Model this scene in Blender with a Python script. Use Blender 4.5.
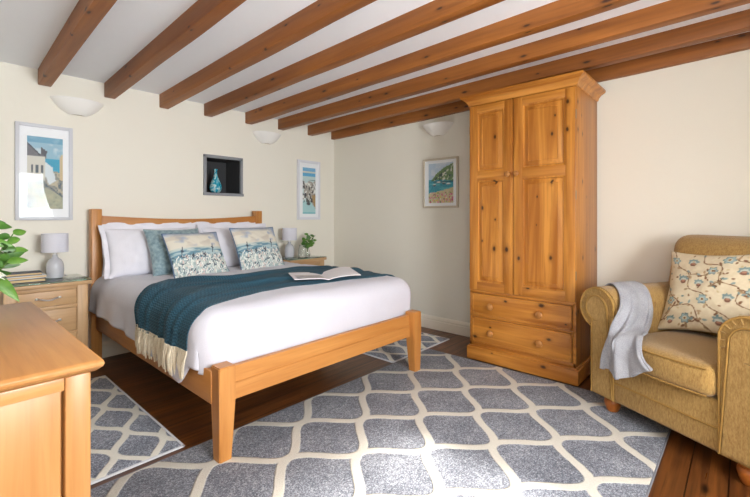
import bpy, bmesh, math, random
import numpy as np
from mathutils import Vector, Matrix, noise as mnoise
random.seed(7)
for _o in list(bpy.data.objects): bpy.data.objects.remove(_o)
SC = bpy.context.scene; COL = SC.collection
R = math.radians; PI = math.pi

# ------------------------------------------------------------------ camera
cd = bpy.data.cameras.new('camera'); cam = bpy.data.objects.new('camera', cd); COL.objects.link(cam)
cam.location = (-3.518, -3.899, 1.15); cam.rotation_euler = (PI/2, 0, -R(90-42.204))
cd.sensor_width = 36; cd.lens = 36*408/750; cd.shift_y = -31.5/750; cd.clip_start = 0.03
SC.camera = cam
# ------------------------------------------------------------------ world, sun, window light, exposure
SC.view_settings.view_transform = 'Standard'; SC.view_settings.look = 'None'
SC.view_settings.gamma = 1; SC.view_settings.use_curve_mapping = False
SC.view_settings.exposure = 0.42
w = bpy.data.worlds.new('world'); SC.world = w; w.use_nodes = True
w.node_tree.nodes['Background'].inputs[0].default_value = (0.80, 0.90, 1.0, 1)
w.node_tree.nodes['Background'].inputs[1].default_value = 1.6
sl = bpy.data.lights.new('sun', 'SUN'); sl.energy = 8.5; sl.angle = R(4); sl.color = (1, .95, .86)
so = bpy.data.objects.new('sun', sl); COL.objects.link(so)
SUN_DIR = Vector((0.27, 2.0, -1.36))
so.rotation_euler = SUN_DIR.to_track_quat('-Z', 'Y').to_euler(); so.location = (-3.4, -8, 5)
def area(name, loc, direction, sx, sy, power, col):
    l = bpy.data.lights.new(name, 'AREA'); l.shape = 'RECTANGLE'; l.size = sx; l.size_y = sy; l.energy = power; l.color = col
    o = bpy.data.objects.new(name, l); COL.objects.link(o); o.location = loc
    o.rotation_euler = Vector(direction).to_track_quat('-Z', 'Y').to_euler(); return o
area('daylight_rear_window', (-2.6, -5.44, 1.42), (0.0, 1, 0.24), 1.34, 1.06, 142, (.95, .975, 1))
area('daylight_side_window', (-3.93, -4.45, 1.45), (1, .0, 0.10), 0.8, 1.06, 10, (.95, .975, 1))

# ------------------------------------------------------------------ colour + node helpers
def lin(c):
    c = c/255 if c > 1 else c
    return c/12.92 if c <= .04045 else ((c+.055)/1.055)**2.4
def rgb(r, g, b): return (lin(r), lin(g), lin(b), 1)
class NT:
    def __init__(s, name):
        s.m = bpy.data.materials.new(name); s.m.use_nodes = True; s.t = s.m.node_tree
        s.b = s.t.nodes['Principled BSDF']
    def n(s, typ, ins=None, **props):
        nd = s.t.nodes.new('ShaderNode'+typ)
        for k, v in props.items(): setattr(nd, k, v)
        for k, v in (ins or {}).items(): s.set(nd.inputs[k], v)
        return nd
    def set(s, sock, v):
        if isinstance(v, bpy.types.NodeSocket): s.t.links.new(v, sock)
        else: sock.default_value = v
    def p(s, **kw):
        for k, v in kw.items(): s.set(s.b.inputs[k.replace('_', ' ')], v)
    def math(s, op, a, b=0.0, c=None):
        ins = {0: a, 1: b}
        if c is not None: ins[2] = c
        return s.n('Math', ins, operation=op).outputs[0]
    def mix(s, f, a, b):
        nd = s.n('Mix', data_type='RGBA')
        s.set(nd.inputs[0], f); s.set(nd.inputs[6], a); s.set(nd.inputs[7], b); return nd.outputs[2]
    def ramp(s, f, stops):
        nd = s.n('ValToRGB', {0: f}); e = nd.color_ramp.elements
        while len(e) < len(stops): e.new(.5)
        for el, (p, c) in zip(e, stops): el.position = p; el.color = c if len(c) == 4 else (*c, 1)
        return nd.outputs[0]
    def noise(s, vec, scale=5, detail=2, dist=0.0, rough=.5):
        return s.n('TexNoise', {'Vector': vec, 'Scale': scale, 'Detail': detail, 'Distortion': dist, 'Roughness': rough}).outputs[0]
    def obj(s): return s.n('TexCoord').outputs['Object']
    def mapping(s, vec, scale=(1, 1, 1), loc=(0, 0, 0)):
        return s.n('Mapping', {'Vector': vec, 'Scale': scale, 'Location': loc}).outputs[0]
    def bump(s, h, strength=.3, dist=.01):
        s.set(s.b.inputs['Normal'], s.n('Bump', {'Height': h, 'Strength': strength, 'Distance': dist}).outputs[0])
W4 = (1, 1, 1, 1); K4 = (0, 0, 0, 1)
def plain(name, col, rough=.6, metal=0.0, bump=0, bscale=60, **kw):
    t = NT(name); t.p(Base_Color=col, Roughness=rough, Metallic=metal, **kw)
    if bump: t.bump(t.noise(t.obj(), bscale, 4), bump, .01)
    return t.m
def wood(name, light, dark, axis, rough=.42, knots=0.0, streak=13.0, knotcol=(45, 18, 6), contrast=1.0, board=0.0, baxis=0):
    t = NT(name); v = t.obj()
    sc = [streak]*3; sc[axis] = streak*.07
    mp = t.mapping(v, sc)
    a = t.noise(mp, 1.0, 4, 1.1); sc2 = [streak*6]*3; sc2[axis] = streak*.25
    b = t.noise(t.mapping(v, sc2), 1.0, 3, .2)
    lo, hi = .5-.22/contrast, .5+.22/contrast
    fa = t.ramp(a, [(max(0, lo), K4), (min(1, hi), W4)])
    col = t.mix(fa, dark, light)
    mid = tuple(dark[i]*.82 for i in range(3))+(1,)
    col = t.mix(t.math('MULTIPLY', t.ramp(b, [(.5, K4), (.75, W4)]), .45), col, mid)
    sep = t.n('SeparateXYZ', {0: v}).outputs
    if board:
        cell = t.math('FLOOR', t.math('DIVIDE', sep[baxis], board))
        rnd = t.n('TexWhiteNoise', {'W': cell}, noise_dimensions='1D').outputs[0]
        col = t.mix(t.math('MULTIPLY', rnd, .45), col, mid)
        fr = t.math('FRACT', t.math('DIVIDE', sep[baxis], board))
        gap = t.math('LESS_THAN', t.math('ABSOLUTE', t.math('SUBTRACT', fr, .5)), .012)
        col = t.mix(t.math('MULTIPLY', gap, .35), col, tuple(dark[i]*.4 for i in range(3))+(1,))
    if knots:
        o1, o2 = [a_ for a_ in range(3) if a_ != axis]
        kvec = t.n('CombineXYZ', {0: t.math('MULTIPLY', t.math('ADD', sep[o1], sep[o2]), 9.0 if streak > 10 else 12.0), 1: t.math('MULTIPLY', sep[axis], 5.5 if streak > 10 else 4.2), 2: 0.0}).outputs[0]
        kv = t.n('TexVoronoi', {'Vector': kvec, 'Scale': 1.0}, voronoi_dimensions='2D')
        sel = t.math('LESS_THAN', t.n('SeparateColor', {0: kv.outputs['Color']}).outputs[0], knots)
        kr = t.math('ADD', t.math('MULTIPLY', t.n('SeparateColor', {0: kv.outputs['Color']}).outputs[1], .85), .35)
        kd = t.math('DIVIDE', t.math('ADD', kv.outputs['Distance'], t.math('MULTIPLY', t.math('SUBTRACT', t.noise(v, 60, 2), .5), .05)), kr)
        halo = t.math('MULTIPLY', t.ramp(kd, [(.06, W4), (.26, K4)]), sel)
        col = t.mix(t.math('MULTIPLY', halo, .5), col, tuple(dark[i]*.55 for i in range(3))+(1,))
        core = t.math('MULTIPLY', t.ramp(kd, [(.05, W4), (.12, K4)]), sel)
        col = t.mix(t.math('MULTIPLY', core, .92), col, rgb(*knotcol))
    t.p(Base_Color=col, Roughness=rough)
    t.bump(b, .08, .004)
    return t.m
def fabric(name, c1, c2, scale=220, rough=.9, bump=.35, mott=8, sheen=.15):
    t = NT(name); v = t.obj()
    a = t.noise(v, scale, 2); b = t.noise(v, mott, 3)
    f = t.math('ADD', t.math('MULTIPLY', a, .7), t.math('MULTIPLY', b, .3))
    t.p(Base_Color=t.mix(t.ramp(f, [(.36, K4), (.64, W4)]), c1, c2), Roughness=rough, Sheen_Weight=sheen)
    t.bump(a, bump, .004); return t.m
def printed(name, rough=.85, bump=.25, bscale=300):
    t = NT(name); t.p(Base_Color=t.n('Attribute', attribute_name='print').outputs['Color'], Roughness=rough)
    if bump: t.bump(t.noise(t.obj(), bscale, 2), bump, .003)
    return t.m
def glass(name, tint=(1, 1, 1, 1), rough=.02):
    t = NT(name); t.p(Base_Color=tint, Roughness=rough, Transmission_Weight=1.0, IOR=1.45); return t.m
def pane(name, refl=.06):      # thin clear sheet: clear by transmission, mirror by fresnel
    t = NT(name); out = t.t.nodes['Material Output']
    tr = t.n('BsdfTransparent'); gl = t.n('BsdfGlossy', {'Roughness': .01, 'Color': (.95, 1, 1, 1)})
    fr = t.n('Fresnel', {'IOR': 1.19}).outputs[0]
    mx = t.n('MixShader', {0: t.math('ADD', fr, refl), 1: tr.outputs[0], 2: gl.outputs[0]})
    t.t.links.new(mx.outputs[0], out.inputs[0]); return t.m

# ------------------------------------------------------------------ mesh helpers
def mesh_obj(name, bm, mats, parent=None, off=None, smooth=35):
    if off is not None: bmesh.ops.translate(bm, verts=bm.verts, vec=-Vector(off))
    me = bpy.data.meshes.new(name); bm.to_mesh(me); bm.free()
    for m in (mats if isinstance(mats, (list, tuple)) else [mats]): me.materials.append(m)
    if smooth:
        me.polygons.foreach_set('use_smooth', [True]*len(me.polygons))
        me.set_sharp_from_angle(angle=R(smooth))
    o = bpy.data.objects.new(name, me); COL.objects.link(o)
    if parent: o.parent = parent
    return o
def tag(o, label=None, cat=None, group=None, kind=None):
    if label: o['label'] = label
    if cat: o['category'] = cat
    if group: o['group'] = group
    if kind: o['kind'] = kind
    return o
def thing(name, label, cat, loc=(0, 0, 0), rz=0, group=None):
    o = bpy.data.objects.new(name, None); COL.objects.link(o); o.empty_display_size = .05
    o.location = loc; o.rotation_euler = (0, 0, rz); return tag(o, label, cat, group)
def part(name, bm, mats, th, world=True, smooth=35, label=None):
    top = th
    while top.parent: top = top.parent
    o = mesh_obj(name, bm, mats, th, top.location if world else None, smooth)
    if label: o['label'] = label
    return o
def dup(root, loc, label, rz=None, group=None):
    r = root.copy(); COL.objects.link(r); r.location = loc; r['label'] = label
    if rz is not None: r.rotation_euler = (0, 0, rz)
    if group: r['group'] = group
    for ch in list(root.children):
        c = ch.copy(); COL.objects.link(c); c.parent = r
        for g in list(ch.children):
            d = g.copy(); COL.objects.link(d); d.parent = c
    return r
def BM(): return bmesh.new()
def box(bm, x0, x1, y0, y1, z0, z1, bev=0.0, seg=2, mi=0):
    r = bmesh.ops.create_cube(bm, size=1.0); vs = r['verts']
    for v in vs: v.co = Vector(((x0+x1)/2+v.co.x*(x1-x0), (y0+y1)/2+v.co.y*(y1-y0), (z0+z1)/2+v.co.z*(z1-z0)))
    fs = list({f for v in vs for f in v.link_faces})
    for f in fs: f.material_index = mi
    if bev:
        es = list({e for v in vs for e in v.link_edges})
        bmesh.ops.bevel(bm, geom=es, offset=bev, segments=seg, profile=.5, affect='EDGES', clamp_overlap=True)
    return vs
def prism(bm, pts, axis, a0, a1, mi=0):   # polygon pts (2D) extruded along axis
    def P(p, a):
        return {0: (a, p[0], p[1]), 1: (p[0], a, p[1]), 2: (p[0], p[1], a)}[axis]
    A = [bm.verts.new(P(p, a0)) for p in pts]; B = [bm.verts.new(P(p, a1)) for p in pts]
    fs = [bm.faces.new(A[::-1]), bm.faces.new(B)]
    for i in range(len(pts)):
        j = (i+1) % len(pts); fs.append(bm.faces.new((A[i], A[j], B[j], B[i])))
    for f in fs: f.material_index = mi
    bmesh.ops.recalc_face_normals(bm, faces=fs)
def frustum(bm, c0, s0, c1, s1, bev=.004):   # tapering square leg: centre/half sizes at two heights
    vs = []
    for (c, s) in ((c0, s0), (c1, s1)):
        for dx, dy in ((-1, -1), (1, -1), (1, 1), (-1, 1)):
            vs.append(bm.verts.new((c[0]+dx*s[0], c[1]+dy*s[1], c[2])))
    fs = [bm.faces.new(vs[3::-1]), bm.faces.new(vs[4:])]
    for i in range(4):
        j = (i+1) % 4; fs.append(bm.faces.new((vs[i], vs[j], vs[4+j], vs[4+i])))
    if bev: bmesh.ops.bevel(bm, geom=list({e for f in fs for e in f.edges}), offset=bev, segments=2, profile=.5, affect='EDGES')
def lathe(bm, prof, c=(0, 0, 0), n=32, axis=2, a0=0, a1=2*PI, cap=True):
    full = abs(a1-a0-2*PI) < 1e-6; k = n if full else n+1; rings = []
    for r, z in prof:
        ring = []
        for i in range(k):
            a = a0+(a1-a0)*i/n; u, v = max(r, 1e-5)*math.cos(a), max(r, 1e-5)*math.sin(a)
            p = {2: (u, v, z), 0: (z, u, v), 1: (u, z, v)}[axis]
            ring.append(bm.verts.new((c[0]+p[0], c[1]+p[1], c[2]+p[2])))
        rings.append(ring)
    fs = []
    for A, B in zip(rings, rings[1:]):
        for i in range(k if full else k-1):
            j = (i+1) % k; fs.append(bm.faces.new((A[i], A[j], B[j], B[i])))
    if cap and full: fs += [bm.faces.new(rings[0][::-1]), bm.faces.new(rings[-1])]
    bmesh.ops.recalc_face_normals(bm, faces=fs)
def tube(bm, pts, r, n=8, r2=None, mi=0):
    pts = [Vector(p) for p in pts]; rings = []; up = Vector((0.13, .21, .97))
    for i, p in enumerate(pts):
        d = (pts[min(i+1, len(pts)-1)]-pts[max(i-1, 0)]).normalized()
        s = d.cross(up)
        if s.length < .05: s = d.cross(Vector((1, 0, 0)))
        s.normalize(); t = s.cross(d)
        rr = r if r2 is None else r+(r2-r)*i/(len(pts)-1)
        rings.append([bm.verts.new(p+(s*math.cos(2*PI*k/n)+t*math.sin(2*PI*k/n))*rr) for k in range(n)])
    fs = []
    for A, B in zip(rings, rings[1:]):
        for k in range(n): fs.append(bm.faces.new((A[k], A[(k+1) % n], B[(k+1) % n], B[k])))
    fs += [bm.faces.new(rings[0][::-1]), bm.faces.new(rings[-1])]
    for f in fs: f.material_index = mi
    bmesh.ops.recalc_face_normals(bm, faces=fs)
def sheet(bm, fn, nu, nv, thick=0.0):   # grid of fn(a,b) a,b in 0..1, given thickness along its normals
    P = [[Vector(fn(i/nu, j/nv)) for j in range(nv+1)] for i in range(nu+1)]
    V = [[bm.verts.new(p) for p in row] for row in P]
    fs = [bm.faces.new((V[i][j], V[i+1][j], V[i+1][j+1], V[i][j+1])) for i in range(nu) for j in range(nv)]
    if thick:
        bm.normal_update()
        V2 = [[bm.verts.new(v.co-v.normal*thick) for v in row] for row in V]
        for i in range(nu):
            for j in range(nv): bm.faces.new((V2[i][j+1], V2[i+1][j+1], V2[i+1][j], V2[i][j]))
        bd = [(i, 0) for i in range(nu+1)]+[(nu, j) for j in range(1, nv+1)]+[(i, nv) for i in range(nu-1, -1, -1)]+[(0, j) for j in range(nv-1, 0, -1)]
        for k in range(len(bd)):
            (i, j), (p, q) = bd[k], bd[(k+1) % len(bd)]
            bm.faces.new((V[p][q], V[i][j], V2[i][j], V2[p][q]))
    return V
def catmull(cols, t):
    n = len(cols)-1; x = min(max(t, 0), 1)*n; i = min(int(x), n-1); f = x-i
    g = lambda k: Vector(cols[min(max(k, 0), n)])
    p0, p1, p2, p3 = g(i-1), g(i), g(i+1), g(i+2)
    return .5*((2*p1)+(p2-p0)*f+(2*p0-5*p1+4*p2-p3)*f*f+(3*p1-p0-3*p2+p3)*f**3)
def interp(x, xs, ys): return float(np.interp(x, xs, ys))
def nz(x, y, z=0): return mnoise.noise(Vector((x, y, z)))
def sstep(a, b, x):
    t = min(max((x-a)/(b-a), 0), 1); return t*t*(3-2*t)

# ------------------------------------------------------------------ painted prints (colours of the print itself, stored per vertex)
class Canvas:
    def __init__(s, w, h, col):
        s.w, s.h = w, h; s.a = np.zeros((h, w, 3)); s.a[:] = col
        s.Y, s.X = np.mgrid[0:h, 0:w]; s.X = (s.X+.5)/w; s.Y = 1-(s.Y+.5)/h   # y up
        s.asp = w/h
    def vn(s, sx, sy, seed, octv=3):
        rs = np.random.RandomState(seed); out = 0; amp = .5; tot = 0
        for o in range(octv):
            gx, gy = int(sx*2**o)+3, int(sy*2**o)+3; g = rs.rand(gy, gx)
            fx, fy = s.X*(gx-2), s.Y*(gy-2); ix, iy = fx.astype(int), fy.astype(int); u, v = fx-ix, fy-iy
            u, v = u*u*(3-2*u), v*v*(3-2*v)
            out = out+amp*((g[iy, ix]*(1-u)+g[iy, ix+1]*u)*(1-v)+(g[iy+1, ix]*(1-u)+g[iy+1, ix+1]*u)*v); tot += amp; amp *= .5
        return out/tot
    def put(s, m, col):
        m = np.clip(m, 0, 1)[..., None]; s.a = s.a*(1-m)+np.array(col, float)*m
    def ell(s, cx, cy, rx, ry, col, al=1, ang=0, lobes=0, la=.2, ph=0):
        dx, dy = (s.X-cx)*s.asp, s.Y-cy; c, q = math.cos(ang), math.sin(ang)
        u, v = dx*c+dy*q, -dx*q+dy*c; rx = rx*s.asp
        rr = np.sqrt((u/rx)**2+(v/ry)**2)
        if lobes: rr = rr/(1+la*np.cos(lobes*np.arctan2(v, u)+ph))
        s.put(np.clip((1-rr)*min(rx, ry)*s.h+.5, 0, 1)*al, col)
    def poly(s, pts, col, al=1):
        ins = np.zeros_like(s.X, bool); n = len(pts)
        for i in range(n):
            (x0, y0), (x1, y1) = pts[i], pts[(i+1) % n]
            if y0 == y1: continue
            ins ^= ((y0 > s.Y) != (y1 > s.Y)) & (s.X < (x1-x0)*(s.Y-y0)/(y1-y0)+x0)
        s.put(ins*al, col)
    def line(s, pts, wd, col, al=1):
        d = np.full_like(s.X, 9.)
        for (x0, y0), (x1, y1) in zip(pts, pts[1:]):
            ax, ay, bx, by = x0*s.asp, y0, x1*s.asp, y1; X, Y = s.X*s.asp, s.Y
            L = (bx-ax)**2+(by-ay)**2+1e-9; t = np.clip(((X-ax)*(bx-ax)+(Y-ay)*(by-ay))/L, 0, 1)
            d = np.minimum(d, np.hypot(X-ax-t*(bx-ax), Y-ay-t*(by-ay)))
        s.put(np.clip((wd/2-d)*s.h+.5, 0, 1)*al, col)
    def sample(s, u, v):
        i = min(max(int((1-v)*s.h), 0), s.h-1); j = min(max(int(u*s.w), 0), s.w-1)
        return [lin(max(float(c), 1.01)) for c in s.a[i, j]]+[1]
def paint(o, uvs, canvas):
    at = o.data.color_attributes.new('print', 'FLOAT_COLOR', 'POINT')
    arr = []
    for (u, v) in uvs: arr += canvas.sample(u, v)
    at.data.foreach_set('color', arr)

# ------------------------------------------------------------------ materials
M = {}
t = NT('cream_wall_paint'); v = t.obj()
t.p(Base_Color=t.mix(t.noise(v, 1.3, 3), rgb(240, 236, 224), rgb(235, 231, 218)), Roughness=.85)
t.bump(t.noise(v, 9, 4), .12, .02); M['wall'] = t.m
t = NT('white_ceiling_paint'); v = t.obj(); t.p(Base_Color=rgb(247, 249, 253), Roughness=.9); t.bump(t.noise(v, 7, 4), .1, .02); M['ceil'] = t.m
M['trim'] = plain('cream_gloss_trim', rgb(240, 232, 216), .4)
# dark stained floorboards running along x
t = NT('dark_floorboards'); v = t.obj(); sep = t.n('SeparateXYZ', {0: v}).outputs
bw = .135; yy = t.math('DIVIDE', sep[1], bw); row = t.math('FLOOR', yy); fr = t.math('FRACT', yy)
rnd = t.n('TexWhiteNoise', {'W': row}, noise_dimensions='1D').outputs[0]
sh = t.n('CombineXYZ', {0: t.math('ADD', t.math('MULTIPLY', sep[0], 1.1), t.math('MULTIPLY', rnd, 40)), 1: t.math('MULTIPLY', sep[1], 17), 2: 0.0}).outputs[0]
g = t.noise(sh, 1.0, 5, 1.2); g2 = t.noise(t.mapping(sh, (3, 5, 1)), 1.0, 3, .3)
col = t.mix(t.ramp(g, [(.33, K4), (.68, W4)]), rgb(70, 37, 17), rgb(134, 80, 36))
col = t.mix(t.math('MULTIPLY', rnd, .4), col, rgb(86, 48, 24))
col = t.mix(t.math('MULTIPLY', t.ramp(g2, [(.5, K4), (.72, W4)]), .5), col, rgb(52, 26, 12))
kv = t.n('TexVoronoi', {'Vector': t.n('CombineXYZ', {0: t.math('MULTIPLY', sep[0], 2.2), 1: t.math('MULTIPLY', sep[1], 7), 2: 0.0}).outputs[0], 'Scale': 1.0})
ks = t.math('LESS_THAN', t.n('SeparateColor', {0: kv.outputs['Color']}).outputs[0], .4)
col = t.mix(t.math('MULTIPLY', t.ramp(kv.outputs['Distance'], [(.07, W4), (.14, K4)]), ks), col, rgb(30, 13, 6))
gap = t.math('LESS_THAN', t.math('ABSOLUTE', t.math('SUBTRACT', fr, .5)), .018)
col = t.mix(gap, col, rgb(24, 11, 5))
t.p(Base_Color=col, Roughness=t.math('ADD', t.math('MULTIPLY', g2, .2), .22)); t.bump(t.math('SUBTRACT', g2, t.math('MULTIPLY', gap, 2.0)), .12, .004); M['floor'] = t.m
OAK = (rgb(202, 142, 76), rgb(174, 110, 50))
OAKL = (rgb(206, 170, 126), rgb(182, 142, 98))
OAKC = (rgb(188, 137, 82), rgb(164, 110, 57))
PINE = (rgb(208, 142, 62), rgb(162, 97, 33))
BEAM = (rgb(168, 103, 42), rgb(122, 69, 24))
for i, ax in enumerate('xyz'):
    M['oak_'+ax] = wood('honey_oak_grain_'+ax, *OAK, i, .38, contrast=.8)
    M['oakl_'+ax] = wood('pale_oak_grain_'+ax, *OAKL, i, .45, contrast=.8)
    M['oakc_'+ax] = wood('golden_oak_grain_'+ax, *OAKC, i, .34, contrast=.8)
    M['pine_'+ax] = wood('knotty_pine_grain_'+ax, *PINE, i, .33, knots=.36, contrast=1.3)
M['beam'] = wood('stained_beam_wood', *BEAM, 1, .5, knots=.30, streak=9)
M['pine_side'] = wood('knotty_pine_boards', *PINE, 2, .36, knots=.34, board=.11, baxis=0)
M['duvet'] = fabric('white_cotton', rgb(203, 202, 212), rgb(211, 210, 219), 260, .85, .12, 5)
M['pillow'] = fabric('white_pillow_cotton', rgb(224, 223, 232), rgb(231, 230, 237), 260, .85, .12, 5)
# teal herringbone throw
t = NT('teal_woven_wool'); v = t.obj(); sep = t.n('SeparateXYZ', {0: v}).outputs
zg = t.math('PINGPONG', t.math('MULTIPLY', sep[1], 34), .5)
st = t.math('FRACT', t.math('ADD', t.math('MULTIPLY', t.math('ADD', sep[0], sep[2]), 52), t.math('MULTIPLY', zg, 1.2)))
f = t.math('ADD', t.math('MULTIPLY', t.ramp(st, [(.3, K4), (.6, W4)]), .55), t.math('MULTIPLY', t.noise(v, 60, 3), .55))
t.p(Base_Color=t.mix(f, rgb(10, 38, 56), rgb(40, 92, 112)), Roughness=.95, Sheen_Weight=.03); t.bump(f, .5, .006); M['teal'] = t.m
M['fringe'] = fabric('cream_wool_fringe', rgb(214, 200, 172), rgb(232, 220, 196), 200, .95, .4)
M['velvet'] = fabric('teal_grey_velvet', rgb(98, 126, 136), rgb(150, 172, 178), 40, .7, .2, 9, .6)
M['mustard'] = fabric('mustard_chenille', rgb(160, 122, 58), rgb(204, 166, 98), 190, .95, .6, 30, .2)
t = NT('mustard_chenille_ribbed'); v = t.obj()
a = t.noise(t.mapping(v, (420, 420, 90)), 1.0, 2); b = t.noise(t.mapping(v, (130, 130, 34)), 1.0, 3)
f = t.math('ADD', t.math('MULTIPLY', a, .5), t.math('MULTIPLY', b, .5))
t.p(Base_Color=t.mix(t.ramp(f, [(.34, K4), (.66, W4)]), rgb(138, 104, 50), rgb(182, 146, 84)), Roughness=.95, Sheen_Weight=.2); t.bump(f, .5, .005); M['mustard'] = t.m
M['piping'] = plain('mustard_piping', rgb(160, 122, 60), .9)
M['greythrow'] = fabric('pale_grey_knit', rgb(140, 141, 147), rgb(172, 172, 178), 240, .95, .4, 14)
M['bun'] = wood('turned_foot_wood', rgb(190, 112, 46), rgb(150, 80, 28), 2, .3)
M['print'] = printed('printed_linen'); M['art'] = printed('art_print', .6, 0)
M['bluepipe'] = plain('slate_blue_piping', rgb(88, 112, 140), .8)
M['mat'] = plain('white_mount_card', rgb(240, 241, 243), .8)
M['silver'] = plain('silver_white_frame', rgb(206, 208, 214), .4)
M['whiteframe'] = plain('white_frame', rgb(226, 227, 232), .5)
M['woodframe'] = plain('limed_wood_frame', rgb(206, 194, 174), .5)
M['pane'] = pane('picture_glass', .0)
M['glasstop'] = glass('green_edge_glass', (.55, .86, .76, 1))
M['clear'] = glass('clear_glass', (.95, .98, .98, 1))
M['plaster'] = plain('white_plaster_sconce', rgb(246, 244, 240), .55)
M['tan'] = plain('tan_ceramic_inside', rgb(168, 150, 120), .8)
M['shade'] = fabric('white_linen_shade', rgb(214, 214, 224), rgb(224, 224, 232), 300, .9, .15, 6)
M['ceramic'] = plain('glazed_grey_ceramic', rgb(196, 198, 204), .18, bump=.06, bscale=30)
M['chrome'] = plain('brushed_chrome', rgb(225, 225, 225), .38, 1.0)
M['cord'] = plain('white_cord', rgb(225, 225, 225), .5)
M['slate'] = plain('dark_slate', rgb(62, 63, 65), .8, bump=.5, bscale=25)
M['greyframe'] = plain('grey_painted_frame', rgb(138, 141, 146), .6, bump=.2, bscale=30)
t = NT('turquoise_mottled_glaze'); v = t.obj(); a = t.noise(v, 34, 4, .4)
t.p(Base_Color=t.ramp(a, [(.35, rgb(20, 130, 160)), (.50, rgb(60, 176, 200)), (.60, rgb(190, 220, 220)), (.75, rgb(40, 130, 150))]), Roughness=.25); M['turq'] = t.m
t = NT('green_leaf'); v = t.obj(); t.p(Base_Color=t.mix(t.noise(v, 30, 2), rgb(32, 78, 22), rgb(80, 126, 46)), Roughness=.4); M['leaf'] = t.m
t = NT('bright_green_leaf'); v = t.obj(); t.p(Base_Color=t.mix(t.noise(v, 30, 2), rgb(52, 104, 30), rgb(116, 160, 64)), Roughness=.4); M['leaf2'] = t.m
M['stem'] = plain('green_stem', rgb(84, 116, 50), .6)
M['petal'] = plain('white_lily_petal', rgb(238, 240, 224), .6, Subsurface_Weight=.1)
M['paper'] = plain('white_page_paper', rgb(232, 230, 232), .7)
M['pagecream'] = plain('cream_page_block', rgb(214, 186, 140), .8)
M['navy'] = plain('navy_book_cover', rgb(52, 62, 80), .5)
M['bookwhite'] = plain('white_book_cover', rgb(216, 220, 226), .5)
M['hinge'] = plain('steel_hinge', rgb(140, 132, 120), .35, 1.0)
M['curtain'] = fabric('cream_curtain', rgb(232, 228, 220), rgb(240, 236, 228), 200, .9, .2)
def rug_mat(name, px, py, along, ox, oy, lw):
    t = NT(name); v = t.obj(); sep = t.n('SeparateXYZ', {0: v}).outputs
    X, Y = (sep[0], sep[1]) if along == 0 else (sep[1], sep[0])
    X = t.math('SUBTRACT', X, ox); Y = t.math('SUBTRACT', Y, oy)
    wob = t.math('MULTIPLY', t.math('SUBTRACT', t.noise(v, 22, 2), .5), .012); Y = t.math('ADD', Y, wob)
    ph = t.math('MULTIPLY', X, 2*PI/px); A = py/4*.97
    c = t.math('MULTIPLY', t.math('COSINE', ph), A)
    sl = t.math('MULTIPLY', t.math('SINE', ph), A*2*PI/px)
    nrm = t.math('SQRT', t.math('ADD', t.math('MULTIPLY', sl, sl), 1.0))
    ds = []
    for sg, o in ((1, py*.5), (-1, 0.0)):
        q = t.math('ADD', t.math('SUBTRACT' if sg > 0 else 'ADD', Y, c), o*1.0+py*50+py*.25)
        m = t.math('FRACT', t.math('DIVIDE', q, py))
        d = t.math('MULTIPLY', t.math('ABSOLUTE', t.math('SUBTRACT', m, .5)), py)
        ds.append(t.math('DIVIDE', d, nrm))
    d = t.math('MINIMUM', *ds)
    ln = t.ramp(t.math('DIVIDE', d, lw), [(.42, W4), (.58, K4)])
    p1 = t.noise(v, 150, 2, 0, .7); p2 = t.noise(v, 60, 3); p3 = t.noise(v, 5, 2)
    sp = t.math('ADD', t.math('MULTIPLY', p1, .65), t.math('ADD', t.math('MULTIPLY', p2, .25), t.math('MULTIPLY', p3, .18)))
    grey = t.ramp(sp, [(.38, rgb(64, 67, 78)), (.54, rgb(118, 122, 133)), (.70, rgb(190, 193, 201))])
    cream = t.mix(p1, rgb(200, 194, 182), rgb(230, 226, 214))
    t.p(Base_Color=t.mix(ln, grey, cream), Roughness=1.0, Sheen_Weight=.1)
    t.bump(t.math('ADD', t.math('MULTIPLY', p1, .5), t.math('MULTIPLY', ln, .8)), .7, .008); return t.m
M['rug'] = rug_mat('trellis_rug_pile', .505, .443, 0, -1.86-.2525, -2.08, .045)
M['runner'] = rug_mat('small_trellis_pile', .40, .22, 1, -1.06-.20, -2.69, .036)
M['binding_grey'] = plain('grey_rug_binding', rgb(128, 130, 138), .9)
M['binding'] = plain('pale_rug_binding', rgb(206, 206, 210), .9)

# ------------------------------------------------------------------ the room
H = 2.40; CEIL = lambda y: 2.250-.0155*y; XL = -3.70; YR = -5.20
def struct(name, bm, m, **k): return tag(mesh_obj(name, bm, m, smooth=k.get('smooth', 35)), kind='structure')
b = BM(); box(b, XL-.3, .25, YR-.3, .45, -.1, 0); struct('floor', b, M['floor'])
b = BM(); prism(b, [(YR-.3, CEIL(YR-.3)), (.45, CEIL(.45)), (.45, 2.6), (YR-.3, 2.6)], 0, XL-.3, .25); struct('ceiling', b, M['ceil'])
b = BM(); NX0, NX1, NZ0, NZ1 = -1.685, -1.305, 1.385, 1.745    # wall niche opening
box(b, XL-.25, NX0, 0, .4, 0, H); box(b, NX1, .2, 0, .4, 0, H); box(b, NX0, NX1, 0, .4, 0, NZ0); box(b, NX0, NX1, 0, .4, NZ1, H); box(b, NX0, NX1, .32, .4, NZ0, NZ1)
struct('wall_back', b, M['wall'])
b = BM(); box(b, 0, .2, YR, 0, 0, H); struct('wall_right', b, M['wall'])
b = BM(); WX0, WX1, WZ0, WZ1 = -3.28, -1.92, .88, 1.96
box(b, XL-.25, WX0, YR-.25, YR, 0, H); box(b, WX1, .2, YR-.25, YR, 0, H); box(b, WX0, WX1, YR-.25, YR, 0, WZ0); box(b, WX0, WX1, YR-.25, YR, WZ1, H)
struct('wall_rear', b, M['wall'])
b = BM(); VY0, VY1 = -4.85, -4.05
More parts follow.
